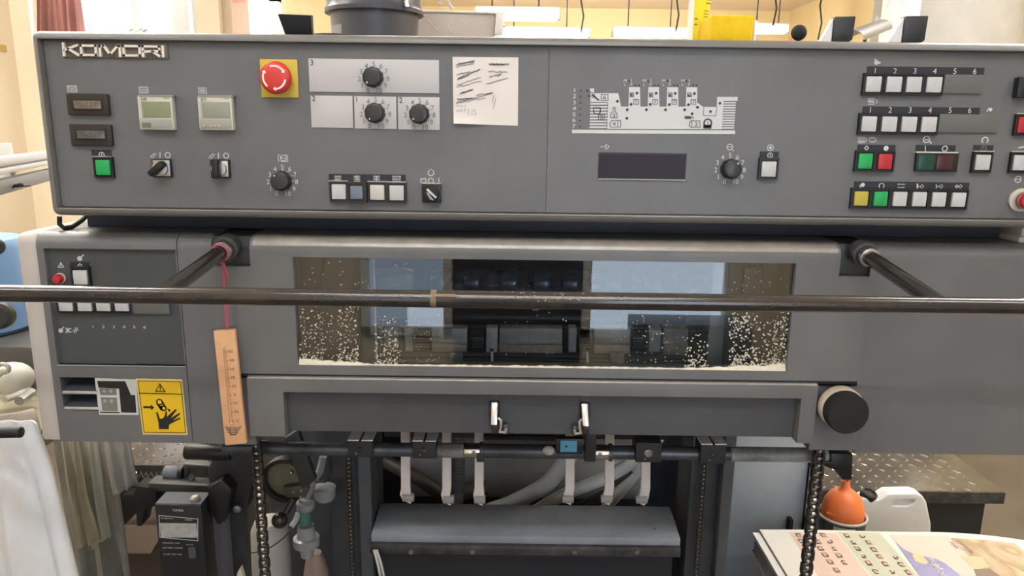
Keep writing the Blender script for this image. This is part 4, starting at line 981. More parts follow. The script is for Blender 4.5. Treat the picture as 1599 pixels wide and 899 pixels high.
# ================================================================== inside the window
YD = 1.30
dk = thing('delivery_mechanism', 'dark sheet delivery mechanism with rollers and blocks behind the clear window', 'press mechanism', (0.05, 1.35, 1.15))
B().box(-0.58, 0.72, 1.74, 1.749, 1.145, 1.655).make('back_plate', mat('navy_back_plate', (0.06, 0.07, 0.095), 0.4, var=0.5, vscale=6), dk)
# brown side plates
a0, a1 = X(440, 490, 1.16), X(566, 490, 1.16)
b = B(); b.box(a0, a1, 1.16, 1.19, 1.15, 1.425); b.make('side_plate', BROWN, dk)
b = B(); b.tube([F(548, 478, 1.15), F(540, 500, 1.15), F(520, 520, 1.15), F(498, 548, 1.15), F(488, 575, 1.15)], 0.0085, 10); b.make('side_strap', mat('brown_strap', (0.075, 0.050, 0.035), 0.5, var=0.3, vscale=30), dk)
b = B(); b.tube([F(507, 402, 1.15), F(500, 430, 1.15), F(495, 450, 1.15)], 0.003, 8); b.tube([F(560, 480, 1.155), F(561, 580, 1.155)], 0.006, 8); b.make('side_cable', SOOT, dk)
a0, a1 = X(1131, 490, 1.18), X(1262, 490, 1.18)
B().box(a0, a1, 1.18, 1.21, 1.15, 1.425).make('side_plate', mat('dark_brown_plate', (0.040, 0.034, 0.031), 0.45, var=0.6, vscale=9), dk)
b = B(); b.pbox(1140, 405, 1160, 450, 1.178, 0.004); b.pbox(1162, 418, 1188, 470, 1.178, 0.006); b.pbox(1190, 410, 1212, 470, 1.178, 0.003); b.make('side_bracket', mat('bracket_grey', (0.09, 0.085, 0.082), 0.5, var=0.4, vscale=20), dk, 0.001)
b = B(); b.pbox(1165, 488, 1186, 530, 1.178, 0.006); b.make('side_bracket', mat('red_brown_bracket', (0.09, 0.045, 0.04), 0.5), dk, 0.001)
# acrylic strips
b = B(); b.pbox(1109, 405, 1132, 580, 1.12, 0.003); b.make('acrylic_strip', ACRY, dk, 0.0006, label='pale frosted strip at the right')
b = B(); b.pbox(565, 405, 585, 580, 1.12, 0.003); b.make('acrylic_strip', mat('smoky_acrylic', (0.085, 0.085, 0.08), 0.3), dk, 0.0006)
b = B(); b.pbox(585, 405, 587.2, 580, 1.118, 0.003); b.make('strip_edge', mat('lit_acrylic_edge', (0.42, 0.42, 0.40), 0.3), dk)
# upper shafts and gripper bars
def xcyl(px0, px1, py, Y, r, m, name, n=20, bev=0.0, **k):
    p, q = F(px0, py, Y), F(px1, py, Y); zc = (p.z+q.z)/2
    return B().cyl((p.x, Y, zc), (q.x, Y, zc), r, n=n).make(name, m, dk, bev, **k)
GRIP = mat('gripper_blue_steel', (0.14, 0.165, 0.21), 0.28, metal=0.6, var=0.5, vscale=18)
xcyl(588, 1106, 432, 1.50, 0.012, GRIP, 'gripper_shaft'); xcyl(588, 1106, 446, 1.46, 0.008, GRIP, 'gripper_shaft'); xcyl(588, 1106, 412, 1.58, 0.02, SOOT, 'gripper_shaft')
for i, px in enumerate((742, 800, 850, 895, 960, 1020, 1065, 690, 640)):
    c = F(px, 441+0.01*px-8, 1.44)
    b = B(); b.lathe([(0.0, -0.026), (0.020, -0.022), (0.026, -0.006), (0.026, 0.006), (0.020, 0.022), (0, 0.026)], c, (1, 0, 0), 18); b.make('gripper', GRIP, dk)
    B().obox(c+Vector((0.02, -0.02, 0.012)), (0.010, 0, 0.002), (0, 0.02, 0.01), (0, -0.002, 0.004)).make('gripper_finger', STEELD, dk, 0.001)
xcyl(694, 1070, 496, 1.34, 0.0165, BLACK, 'guide_roller', 28, 0.005, label='black guide roller')
for px in (782, 900, 1000):
    c = F(px, 489, 1.40); B().cyl(c+Vector((-0.028, 0, 0)), c+Vector((0.028, 0, 0)), 0.022, n=28).make('cam_wheel', SOOT, dk, 0.003)
b = B(); b.pbox(820, 476, 860, 494, 1.36, 0.02); b.make('centre_block', SOOT, dk, 0.003)
b = B(); c = F(836, 484, 1.338); b.box(c.x-0.006, c.x+0.006, 1.333, 1.34, c.z-0.005, c.z+0.005); b.make('centre_pin', STEEL, dk)
# added can, a solid stand-in for a round reflection on the left
c = F(608, 426, 1.30)
cn = B().lathe([(0.043, -0.075), (0.043, -0.004), (0.0445, -0.003), (0.0445, 0.002), (0.041, 0.003), (0.040, 0.001), (0, 0.001)], c, (0, 0, 1), 36).make('reflection_canister', mat('grey_green_can', (0.20, 0.22, 0.21), 0.4), dk, label='round canister with pale grey green lid')
B().cyl(F(600, 560, 1.30), c+Vector((0, 0, -0.075)), 0.012, n=10).make('reflection_canister_stalk', SOOT, dk)
# row of blocks with wheels
BLK = mat('worn_block_grey', (0.32, 0.32, 0.33), 0.4, var=0.35, vscale=15)
BLK2 = mat('worn_block_brown', (0.36, 0.31, 0.27), 0.42, var=0.35, vscale=15)
EDGE = mat('bright_block_edge', (0.5, 0.48, 0.45), 0.3, metal=0.6)
for (x0, x1, yb) in ((600, 622, 566), (674, 729, 552), (780, 878, 568), (928, 984, 556), (1036, 1074, 566)):
    t = B().pbox(x0, 513, x1, 537, YD, 0.03).make('sheet_block', BLK, dk, 0.0015)
    B().pbox(x0, 537.5, x1, yb, YD, 0.036).make('block_front', BLK2, t, 0.0015)
    B().pbox(x0, 535.6, x1 if x0 < 1000 else 1052, 536.8, YD, 0.0375).make('block_edge', EDGE, t)
for (x0, x1) in ((647, 673), (735, 757), (902, 926), (985, 1008)):
    p0, p1 = F(x0, 532, YD), F(x1, 533, YD)
    t = B().cyl((p0.x, YD, (p0.z+p1.z)/2), (p1.x, YD, (p0.z+p1.z)/2), 0.020, n=28).make('feed_wheel', BLACKM, dk, 0.002)
    b = B()
    for k, yy in enumerate((527.5, 532, 536.5, 541)): b.pbox(x0+4, yy, x1-3, yy+(1.8 if k == 0 else 1.0), YD-0.019, 0.004)
    b.make('wheel_glint', STEEL, t)  # steel lines draw the highlights across the wheel
for (x0, x1) in ((632, 644), (759, 777), (888, 900), (1014, 1032)):
    B().pbox(x0, 512, x1, 550, YD, 0.026).make('wheel_bracket', mat('bracket_pale', (0.40, 0.42, 0.45), 0.45, var=0.3, vscale=20), dk, 0.0015)
for (x0, x1) in ((702, 722), (953, 974)):
    B().pbox(x0, 551, x1, 568, 1.20, 0.012).make('green_grey_block', mat('green_grey_block_paint', (0.22, 0.25, 0.22), 0.5, var=0.3, vscale=60), dk, 0.001)
for px in (768, 917):
    p, q = F(px, 548, 1.16), F(px+1, 574, 1.16); B().cyl(p, q, 0.0021, n=10).make('white_pin', STOPW, dk)
    B().cyl(p+Vector((0, 0, 0)), p+Vector((0, 0, 0.004)), 0.0034, n=10).make('pin_head', SOOT, dk)
xcyl(588, 1106, 556, 1.24, 0.006, SOOT, 'lower_bar'); xcyl(588, 1106, 563, 1.22, 0.004, SOOT, 'lower_bar')
B().box(-0.33, 0.45, 1.11, 1.40, 1.150, 1.160).make('tray', mat('tray_brown', (0.05, 0.043, 0.038), 0.5), dk)
B().pbox(590, 514, 1104, 580, 1.36, 0.01).make('front_rail', mat('front_rail_grey', (0.11, 0.115, 0.13), 0.4, var=0.3, vscale=9), dk)

# ================================================================== swing shaft under the covers
YG = 1.15
sh = thing('swing_shaft', 'dark steel shaft with square clamps running under the lower cover', 'shaft', (0, YG, Zp(800, 704, YG)))
zs_ = Zp(800, 704, YG)
SH = mat('shaft_blue_steel', (0.085, 0.095, 0.115), 0.35, metal=0.5, var=0.5, vscale=14)
b = B(); b.cyl((X(350, 697, YG), YG, zs_), (X(1322, 712, YG), YG, zs_), 0.0117, n=24); b.make('shaft_bar', SH, sh)
for (x0, y0, x1, y1, topw, sc) in ((543, 681, 582, 714, 1, 0), (644, 682, 681, 716, 1, 1), (993, 686, 1033, 722, 0, 2), (1094, 687, 1134, 724, 1, 1)):
    X0, X1, Z0, Z1 = R4(x0, y0+8, x1, y1, YG-0.02)
    t = B().box(X0, X1, YG-0.02, YG+0.02, Z0, Z1).make('clamp', SOOT, sh, 0.0012)
    if topw:
        xm = (X0+X1)/2
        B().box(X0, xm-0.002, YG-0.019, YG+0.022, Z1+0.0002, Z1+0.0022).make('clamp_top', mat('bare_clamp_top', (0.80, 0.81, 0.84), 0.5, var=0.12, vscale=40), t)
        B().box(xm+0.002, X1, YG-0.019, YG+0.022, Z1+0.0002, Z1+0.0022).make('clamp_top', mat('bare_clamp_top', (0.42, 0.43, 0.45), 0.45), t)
    else:
        B().box(X0, X1, YG-0.019, YG+0.02, Z1+0.0002, Z1+0.0016).make('clamp_top', STEELD, t)
    c = F((x0+x1)/2-1, (y0+y1)/2+3, YG-0.02); r = (0.003, 0.0042, 0.0072)[sc]
    b = B(); b.lathe([(r, 0), (r, 0.003), (r*0.75, 0.0042), (r*0.7, 0.0025), (0, 0.0025)], c, (0, -1, 0), 16); b.make('clamp_screw', STEELD if sc < 2 else STEEL, t)
    c = F((x0+x1)/2-6, y1-6, YG-0.02); B().ball(c, 0.0018, 8).make('clamp_pin', STEEL, t)
for (x0, x1, y) in ((725, 752, 707), (928, 953, 711)):
    p, q = F(x0, y, YG), F(x1, y, YG)
    B().cyl((p.x, YG, zs_), (q.x, YG, zs_), 0.0128, n=28).make('chrome_collar', CHROME, sh, 0.001, label='bright chrome collar')
    for xx in (q.x, ): B().cyl((xx-0.003, YG, zs_), (xx+0.003, YG, zs_), 0.0150, n=24).make('collar_flange', STEELD, sh, 0.0008)
p = F(693, 707, YG)
B().cyl((X(684, 704, YG), YG, zs_), (X(724, 704, YG), YG, zs_), 0.0124, n=24).make('worn_sleeve', mat('chipped_sleeve', (0.16, 0.16, 0.16), 0.5, var=0.5, vscale=40), sh)
B().cyl((X(1140, 704, YG), YG, zs_), (X(1290, 712, YG), YG, zs_), 0.0124, n=24).make('worn_sleeve', mat('chipped_sleeve_pale', (0.24, 0.25, 0.26), 0.45, var=0.6, vscale=16), sh)
# end bracket
b = B(); b.prism([F(x, y, YG-0.015) for x, y in ((1298, 708), (1332, 709), (1330, 749), (1316, 749), (1306, 735), (1286, 727), (1286, 721), (1298, 721))], (0, 0.03, 0)); b.make('end_bracket', BLACK, sh, 0.001)
# second bar behind
b = B(); p, q = F(756, 690, 1.19), F(868, 691, 1.19); b.box(p.x, q.x, 1.19, 1.21, p.z-0.014, p.z+0.004); b.make('rear_bar', mat('rear_bar_paint', (0.15, 0.16, 0.19), 0.4, var=0.2, vscale=12), sh, 0.001)
# sensor
sn = B().pbox(868, 685, 911, 709, YG-0.014, 0.012).make('sensor_body', BLACK, sh, 0.001)
B().pbox(875, 688, 901, 705.5, YG-0.026, 0.0008).make('sensor_sticker', mat('sky_blue_sticker', (0.10, 0.36, 0.58), 0.45, var=0.08, vscale=60), sn, 0.0003, label='sky blue sticker')
b = B(); b.flat([(883, 694.5), (887, 697), (883, 699)], YG-0.0268); b.make('sticker_arrow', INK, sn)
b = B(); b.ball(F(857, 703, YG-0.016), 0.0085, 12, (1.25, 0.8, 1.0)); b.make('sensor_plug', mat('milky_plug', (0.42, 0.42, 0.38), 0.4, var=0.2, vscale=80), sh)
B().pbox(913, 676, 931, 722, YG-0.006, 0.012).make('shaft_boss', SOOT, sh, 0.003)
B().pbox(744, 708, 756, 722, YG+0.0, 0.016).make('shaft_boss', SOOT, sh, 0.002)
# ---- white stops
tops = [(633, 787, 'first white nylon sheet stop from the left, between the first two clamps'), (697.5, 790, 'second white nylon sheet stop, beside the dark corrugated hose'), (748, 790, 'third white nylon sheet stop, behind the left chrome collar'),
        (890, 789, 'fourth white nylon sheet stop, under the blue sticker'), (952, 789, 'fifth white nylon sheet stop, behind the right chrome collar'), (1008.5, 790, 'last white nylon sheet stop, under the big bolt clamp')]
for i, (px, yb, lb) in enumerate(tops):
    YK = 1.21; xt = px+0.2
    dx = (px-760)*-0.028
    t = thing('sheet_stop', lb, 'sheet stop', F(px, yb, YK), 'white nylon sheet stops under the shaft')
    l = -7.0; b = B(); q = [(px-dx*0.1-7, 672), (px-dx*0.1+7, 672), (px+dx*0.0+7.0, 762), (px+7.5+(1 if i in (0,2) else -3), 778), (px+5+dx, yb), (px-8+dx, yb-6), (px-9, 772), (px-7, 764)]
    b.prism([F(x, y, YK) for x, y in q], (0, 0.010, 0)); b.make('stop_bar', STOPW, t, 0.0008)
    c = F(px+dx+6, yb-9, YK-0.002); B().cyl(c+Vector((-0.016, 0.004, 0)), c+Vector((0.004, 0.004, 0)), 0.0075, n=18).make('stop_roller', mat('stop_roller_grey', (0.30, 0.29, 0.29), 0.5), t, 0.001)
B().box(X(600, 690, 1.22), X(1040, 690, 1.22), 1.221, 1.24, Zp(800, 684, 1.22), Zp(800, 668, 1.22)).make('stop_carrier', SOOT, sh)
# ---- hoses
def hose(name, pts, r, m, lb, ribs=0, n=40, shift=0.0):
    if shift: r *= 1.14
    P = [F(x, y, Y+shift) for x, y, Y in pts]; out = []
    for i in range(n+1):
        t = i/n*(len(P)-1); k = min(int(t), len(P)-2); f = t-k
        p0, p1, p2, p3 = P[max(k-1, 0)], P[k], P[k+1], P[min(k+2, len(P)-1)]
        out.append(0.5*((2*p1)+(p2-p0)*f+(2*p0-5*p1+4*p2-p3)*f*f+(3*p1-p0-3*p2+p3)*f**3))
    rr = [r*(1+(0.10 if ribs and i % 2 else 0)) for i in range(n+1)]
    o = B().tube(out, rr, 14).make(name, m, ang=60 if not ribs else 20); return tag(o, lb, 'hose')
hose('corrugated_hose', [(716, 672, 1.30), (716, 720, 1.30), (715, 760, 1.32), (711, 800, 1.36), (708, 850, 1.5)], 0.0125, HOSED, 'dark corrugated hose hanging straight beside the second stop', 1, 70, shift=0.24)
hose('braided_hose', [(905, 690, 1.34), (880, 724, 1.36), (850, 758, 1.40), (800, 785, 1.44), (760, 800, 1.48), (720, 830, 1.55)], 0.0175, HOSEG, 'thick grey braided hose curving down to the left in the middle', shift=0.26)
hose('pale_hose', [(1010, 690, 1.36), (985, 722, 1.38), (940, 748, 1.40), (890, 768, 1.43), (845, 792, 1.47), (790, 830, 1.56)], 0.0135, HOSEL, 'long pale grey hose sweeping down to the left', shift=0.24)
hose('pale_hose', [(1030, 680, 1.34), (1000, 728, 1.36), (972, 762, 1.39), (950, 788, 1.43), (920, 830, 1.52)], 0.0125, HOSEL, 'short pale grey hose dropping behind the fifth stop', shift=0.30)
hose('dark_hose', [(760, 760, 1.5), (700, 772, 1.48), (650, 745, 1.46), (600, 720, 1.5)], 0.016, mat('brown_black_hose', (0.05, 0.043, 0.038), 0.5), 'brown black hose lying behind the left stops', shift=0.3)
hose('dark_hose', [(985, 735, 1.44), (940, 770, 1.46), (905, 790, 1.48), (880, 830, 1.55)], 0.006, HOSED, 'thin dark hose between the two pale grey hoses', shift=0.20)
hose('thin_cable', [(584, 858, 1.42), (590, 880, 1.41), (597, 915, 1.41)], 0.003, HOSEL, 'thin pale cable hanging at the left end of the cross beam')
hose('thin_cable', [(588, 858, 1.42), (595, 880, 1.41), (603, 915, 1.41)], 0.0025, HOSEL, 'second thin pale cable beside the first under the beam')
# air drum behind
c0, c1 = F(690, 728, 2.0), F(1000, 728, 2.0)
o = B().cyl((c0.x-0.1, 2.0, c0.z), (c1.x, 2.0, c0.z), 0.085, n=36).make('air_drum', mat('air_drum_paint', (0.22, 0.235, 0.275), 0.45, var=0.2, vscale=8), None, 0.008)
tag(o, 'blue grey round drum lying behind the hoses', 'drum')
# ---- chains
LINK = {}
def chain(px0, py0, px1, Y, pitch, wdt, lb):
    x = (F(px0, py0, Y).x+F(px1, 899, Y).x)/2; z1 = F(px0, py0, Y).z; z0 = F(px1, 925, Y).z
    t = thing('roller_chain', lb, 'chain', (x, Y, z0), 'hanging roller chains')
    key = (pitch, wdt)
    if key not in LINK:
        b1 = B(); h = pitch*0.62
        for sx in (-1, 1):
            prof = []
            for q in range(12):
                a = 2*pi*q/12; rr = wdt*0.36
                prof.append(Vector((sx*wdt*0.5-wdt*0.07, cos(a)*rr, sin(a)*rr+(h*0.75 if sin(a) > 0 else -h*0.75)*0.9)))
            b1.prism(prof, (wdt*0.14, 0, 0))
        b1.cyl((-wdt*0.43, 0, 0), (wdt*0.43, 0, 0), wdt*0.26, n=10)
        nf = len(b1.f)
        b1.cyl((-wdt*0.15, 0, 0), (wdt*0.15, 0, 0), wdt*0.29, n=10)  # bright middle band puts the roller's highlight into colour
        nf2 = len(b1.f)
        b1.cyl((-wdt*0.62, 0, h*0.6), (wdt*0.62, 0, h*0.6), wdt*0.12, n=8)
        o = b1.make('chain_link', CHAIN, t, origin=(0, 0, 0)); me = o.data; me.materials.append(mat('roller_highlight_steel', (0.42, 0.38, 0.34), 0.22, metal=0.9))
        for fi in range(nf, nf2): me.polygons[fi].material_index = 1
        LINK[key] = me; bpy.data.objects.remove(o)
    n = int((z1-z0)/pitch)
    for i in range(n):
        o = bpy.data.objects.new('chain_link', LINK[key]); COL.objects.link(o); o.parent = t; o.location = (0, 0, z1-z0-(i+0.5)*pitch)
        o.scale = (1, 1, 1) if i % 2 else (0.78, 1, 1)
    return t
chain(402.5, 690, 412, 1.12, 0.0125, 0.0145, 'big roller chain hanging left, right of the timer box')
chain(1280, 698, 1258, 1.12, 0.0125, 0.0160, 'big roller chain hanging right, in front of the printed sheets')
chain(545, 712, 550, 1.465, 0.0100, 0.0105, 'small roller chain running down the left frame post')
chain(1100, 724, 1087, 1.465, 0.0100, 0.0105, 'small roller chain running down the right frame post')

# ================================================================== lower left
YQ = 1.30
tb = thing('timer_box', 'black timer box with pale display and white lettering below the left cabinet', 'timer', F(285, 960, YQ))
x0, x1 = X(246, 840, YQ), X(318, 840, YQ); zt_ = Zp(282, 788, YQ); zb_ = Zp(282, 960, YQ)
B().box(x0, x1, YQ, YQ+0.05, zb_, zt_).make('case', mat('timer_black_paint', (0.016, 0.017, 0.020), 0.4), tb, 0.002)
B().box(x0+0.001, x1-0.001, YQ+0.002, YQ+0.049, zt_, zt_+0.0012).make('case_top', mat('timer_top_slate', (0.055, 0.065, 0.09), 0.5), tb)
c = FZ(305, 781, zt_); B().lathe([(0.0095, 0), (0.0095, 0.005), (0.006, 0.0085), (0, 0.009)], (c.x, YQ+0.018, zt_+0.001), (0, 0, 1), 16).make('case_knob', mat('brass_grey_knob', (0.45, 0.42, 0.36), 0.35, metal=0.5), tb)
b = B(); b.line([(248.5, 804.5), (309, 810), (309, 844), (249, 838.5)], 0.9, YQ, True)
b.text('TIMER', 278, 796.5, 4.6, YQ, 1.1); b.text('INTERVAL', 261, 809, 2.7, YQ, 1.2); b.text('TIMER', 294.5, 811.5, 2.7, YQ, 1.2)
b.text('MEMORY 24H', 267.5, 847.5, 2.8, YQ, 1.25); b.text('BATTERY CHECK', 270, 855, 2.8, YQ, 1.15); b.text('PUMP TEST ON', 270, 865, 2.8, YQ, 1.2); b.text('LR-03 B', 296, 850, 2.5, YQ, 1.1); b.text('LOW', 299, 853.8, 2.3, YQ, 1.1)
b.make('white_lettering', PRINT, tb)
d_ = B().pbox(250, 817, 307.5, 839, YQ, 0.0012).make('timer_display', mat('pale_timer_display', (0.45, 0.46, 0.45), 0.4, var=0.2, vscale=70), tb)
B().pbox(294, 855, 305.5, 872, YQ, 0.005).make('slide_switch', mat('slate_switch', (0.08, 0.088, 0.105), 0.5), tb, 0.001)
# bracket arms
ar = thing('pile_bracket', 'black cast bracket with arms and clamps beside the timer box', 'bracket', F(360, 900, 1.4))
b = B(); b.prism([F(x, y, 1.36) for x, y in ((338, 690), (398, 690), (396, 745), (388, 790), (372, 808), (350, 800), (330, 770), (322, 740))], (0, 0.03, 0)); b.make('cast_plate', SOOT, ar, 0.006)
B().cyl(F(290, 704, 1.34), F(362, 706, 1.34), 0.016, n=24).make('round_handle', BLACK, ar, 0.003)
B().cyl(F(350, 703, 1.345), F(366, 703, 1.345), 0.013, n=18).make('bolt_head', STEELD, ar, 0.002)
b = B(); b.obox(F(285, 756, 1.40), (0.062, 0, -0.002), (0, 0.018, 0), (0, -0.001, 0.0095)); b.make('flat_arm', mat('arm_grey', (0.065, 0.063, 0.062), 0.5, var=0.3, vscale=16), ar, 0.002)
B().cyl(F(258, 737, 1.42), F(281, 738, 1.42), 0.0148, n=26).make('blue_sleeve', mat('slate_blue_sleeve', (0.17, 0.20, 0.25), 0.45), ar, 0.001)
B().cyl(F(281, 738, 1.42), F(288, 738, 1.42), 0.0162, n=26).make('black_ring', BLACK, ar, 0.001)
b = B(); p = [(287, 724), (337, 728), (337, 733), (294, 731), (292, 750), (287, 750)]; b.prism([F(x, y, 1.41) for x, y in p], (0, 0.02, 0)); b.make('slot_bracket', STEELD, ar, 0.001)
B().cyl(F(299, 745, 1.41), F(299, 745, 1.40), 0.007, n=14).make('slot_bolt', STEELD, ar, 0.001)
b = B(); b.prism([F(x, y, 1.38) for x, y in ((190, 772), (208, 772), (212, 758), (245, 764), (242, 790), (226, 796), (221, 822), (213, 822), (211, 792), (190, 792))], (0, 0.04, 0)); b.make('clamp_jaw', BLACKM, ar, 0.003)
b = B(); b.tube([F(212+k*4, 741+(5 if k % 2 else -4), 1.44+0.012*(k % 2)) for k in range(12)], 0.0022, 6); b.make('coil_spring', CHROMED, ar)
b = B(); b.prism([F(x, y, 1.33) for x, y in ((322, 762), (346, 748), (362, 765), (352, 815), (340, 822), (326, 800))], (0, 0.04, 0)); b.make('lower_clamp', BLACK, ar, 0.006)
c = F(372, 792, 1.355); B().cyl(c, c+Vector((0, -0.008, 0)), 0.0085, n=6).make('hex_nut', STEEL, ar, 0.0008)
B().cyl((X(348, 850, 1.43), 1.43, 0.3), (X(348, 850, 1.43), 1.43, Zp(348, 800, 1.43)), 0.0185, n=24).make('blue_grey_post', mat('post_slate', (0.11, 0.12, 0.15), 0.4), ar)
B().box(X(336, 850, 1.45), X(384, 850, 1.45), 1.452, 1.47, 0.0, Zp(360, 720, 1.45)).make('back_plate', mat('back_plate_charcoal', (0.055, 0.055, 0.057), 0.6, var=0.15, vscale=20), ar)
# hand wheel with ball lever
hw = thing('gauge_wheel', 'dark round wheel with olive disc and a ball ended lever behind the left chain', 'hand wheel', F(448, 790, 1.40))
c = F(447, 747, 1.42); k = 1.42*1.04/FPX
b = B(); b.lathe([(38*k, 0.012), (38*k, -0.008), (33*k, -0.010), (31*k, 0.0), (31*k, 0.012), (38*k, 0.012)], c, (0, -1, 0), 40, cap=False)
b.make('wheel_rim', BLACK, hw)
B().cyl(c+Vector((0, 0.006, 0)), c+Vector((0, 0.002, 0)), 31*k, n=32).make('wheel_disc', mat('olive_disc', (0.17, 0.155, 0.10), 0.45, var=0.3, vscale=20), hw)
B().ball(F(455, 738, 1.415), 0.0045, 10).make('wheel_hub', CHROMED, hw)
B().obox(F(470, 715, 1.39), (0.014, 0, 0.01), (0, 0.01, 0), (-0.016, 0, 0.055)).make('wheel_arm', mat('arm_charcoal', (0.035, 0.035, 0.036), 0.5), hw, 0.003)
b = B(); b.prism([F(x, y, 1.40) for x, y in ((440, 763), (478, 758), (481, 768), (476, 778), (446, 777))], (0, 0.02, 0)); b.make('lever_bracket', mat('olive_bracket', (0.07, 0.066, 0.045), 0.5), hw, 0.002)
b = B()
for px, py in ((458, 768), (470, 766), (469, 775)): b.ball(F(px, py, 1.398), 0.0022, 8)
b.make('bracket_screw', STEEL, hw)
B().tube([F(458, 779, 1.40), F(446, 800, 1.385)], 0.0075, 14).make('lever_rod', BLACK, hw)
B().ball(F(437, 812, 1.375), 0.0165, 22).make('lever_ball', mat('glossy_black_ball', (0.02, 0.017, 0.014), 0.18), hw, ang=180)
# clear filter
CLR = mat('cloudy_clear_plastic', (0.26, 0.28, 0.30), 0.25, var=0.15, vscale=14)
fl = thing('air_filter', 'cloudy plastic filter cup with green band hanging beside the left post', 'filter', F(480, 905, 1.44))
B().lathe([(0.012, 0.0), (0.017, 0.004), (0.0195, 0.012), (0.0195, 0.020), (0.015, 0.024), (0.015, 0.030)], F(478, 797, 1.44), (0, 0, 1), 26).make('filter_cap', CLR, fl)
B().cyl(F(475, 816, 1.44), F(475, 794, 1.44), 0.0155, n=26).make('green_band', mat('sea_green_plastic', (0.06, 0.17, 0.14), 0.35), fl, label='sea green band')
B().lathe([(0.013, -0.055), (0.017, -0.030), (0.0275, -0.028), (0.0285, -0.018), (0.0275, -0.010), (0.020, -0.008), (0.0185, 0.0), (0.017, 0.018)], F(478, 832, 1.44), (0, 0, 1), 30).make('filter_body', CLR, fl)
b = B(); b.tube([F(505, 712, 1.46), F(500, 735, 1.46), F(488, 752, 1.45), F(480, 775, 1.44), F(478, 790, 1.44)], [0.008, 0.008, 0.010, 0.008, 0.008], 12); b.make('filter_pipe', CLR, fl)
B().lathe([(0.020, -0.016), (0.024, -0.008), (0.024, 0.012), (0.012, 0.016)], F(507, 768, 1.465), (0, 0, 1), 24).make('elbow_cup', CLR, fl)
b = B(); b.tube([F(455, 822, 1.41), F(462, 812, 1.42), F(466, 800, 1.43)], 0.006, 10); b.make('side_port', mat('pale_port', (0.4, 0.42, 0.43), 0.4), fl)
b = B(); b.tube([F(515, 705, 1.44), F(518, 740, 1.44), F(508, 752, 1.44), F(492, 752, 1.44)], 0.0022, 8); b.make('thin_black_cable', BLACK, fl)
B().lathe([(0.026, -0.16), (0.027, -0.05), (0.022, -0.022), (0.017, -0.010), (0.014, 0.0)], F(492, 862, 1.47), (0, 0, 1), 26).make('pink_tinted_bowl', mat('pinkish_plastic', (0.30, 0.22, 0.20), 0.4, var=0.15, vscale=10), fl)
# white canister lower left
o = B().lathe([(0.042, -0.35), (0.044, -0.10), (0.042, -0.03), (0.032, -0.006), (0.016, 0.0), (0.0, 0.0)], F(420, 808, 1.54), (0, 0, 1), 32).make('white_canister', mat('off_white_plastic', (0.48, 0.46, 0.44), 0.45, var=0.06, vscale=8))
tag(o, 'off white plastic canister behind the left chain', 'canister')
hose('thin_cable', [(388, 864, 1.40), (415, 858, 1.41), (440, 842, 1.41), (455, 826, 1.42)], 0.0013, BLACK, 'thin black wire looping past the white canister')
o = B().prism([F(x, y, 1.40) for x, y in ((371, 893), (375, 886), (379, 899), (383, 915), (366, 915))], (0, 0.012, 0)).make('paper_scrap', SHEET); tag(o, 'white paper scrap at the foot of the left chain', 'paper')
# left tread step
def tread(name, lb, x0, x1, y0, y1, zt, skirt):
    t = thing(name, lb, 'step', ((x0+x1)/2, (y0+y1)/2, 0))
    B().box(x0, x1, y0, y1, zt-0.03, zt).make('tread_plate', TREAD, t, 0.004)
    b = B(); n = 0; s = 0.046
    ny = int((y1-y0-0.02)/s); nx = int((x1-x0-0.02)/s)
    for i in range(nx):
        for j in range(ny):
            cx, cy = x0+0.016+i*s, y0+0.016+j*s; a = rad(45) if (i+j) % 2 else rad(-45)
            u = Vector((cos(a), sin(a), 0))*0.0175; v = Vector((-sin(a), cos(a), 0))*0.0046
            k = len(b.v); c = Vector((cx, cy, zt))
            b.v += [c-u, c-v, c+u, c+v, c+Vector((0, 0, 0.0032))-u*0.5, c+Vector((0, 0, 0.0032))+u*0.5]
            b.f += [(k, k+1, k+4), (k+1, k+5, k+4), (k+1, k+2, k+5), (k+2, k+3, k+5), (k+3, k+4, k+5), (k+3, k, k+4)]
    b.make('tread_lugs', LUG, t, kind='stuff', ang=20)
    B().box(x0+0.02, x1-0.05, y0+0.02, y1-0.02, 0, zt-0.03).make('step_skirt', skirt, t)
    B().box(x0, x1, y0-0.004, y0, zt-0.045, zt-0.002).make('front_lip', STEELD, t)
p = FZ(200, 722, 0.55)
tread('tread_step', 'steel tread plate step at the left, behind the hanging rags', -1.30, X(345, 722, 2.15), 2.15, 2.9, 0.55, SOOT)
# cardboard carton
x0, x1 = X(165, 850, 1.85), X(252, 850, 1.85)
t = thing('cardboard_carton', 'brown cardboard carton standing in the dark below the left step', 'carton', ((x0+x1)/2, 1.9, 0))
KR = mat('brown_cardboard', (0.085, 0.062, 0.048), 0.85, var=0.15, vscale=6)
z_ = Zp(210, 832, 1.85)
B().box(x0, x1, 1.85, 2.1, 0, z_-0.035).make('carton_body', KR, t, 0.002); B().obox((( x0+x1)/2, 1.84, z_-0.012), ((x1-x0)/2, 0, 0), (0, 0.05, 0.012), (0, 0, 0.0015)).make('carton_flap', mat('pale_cardboard', (0.22, 0.17, 0.135), 0.85), t)
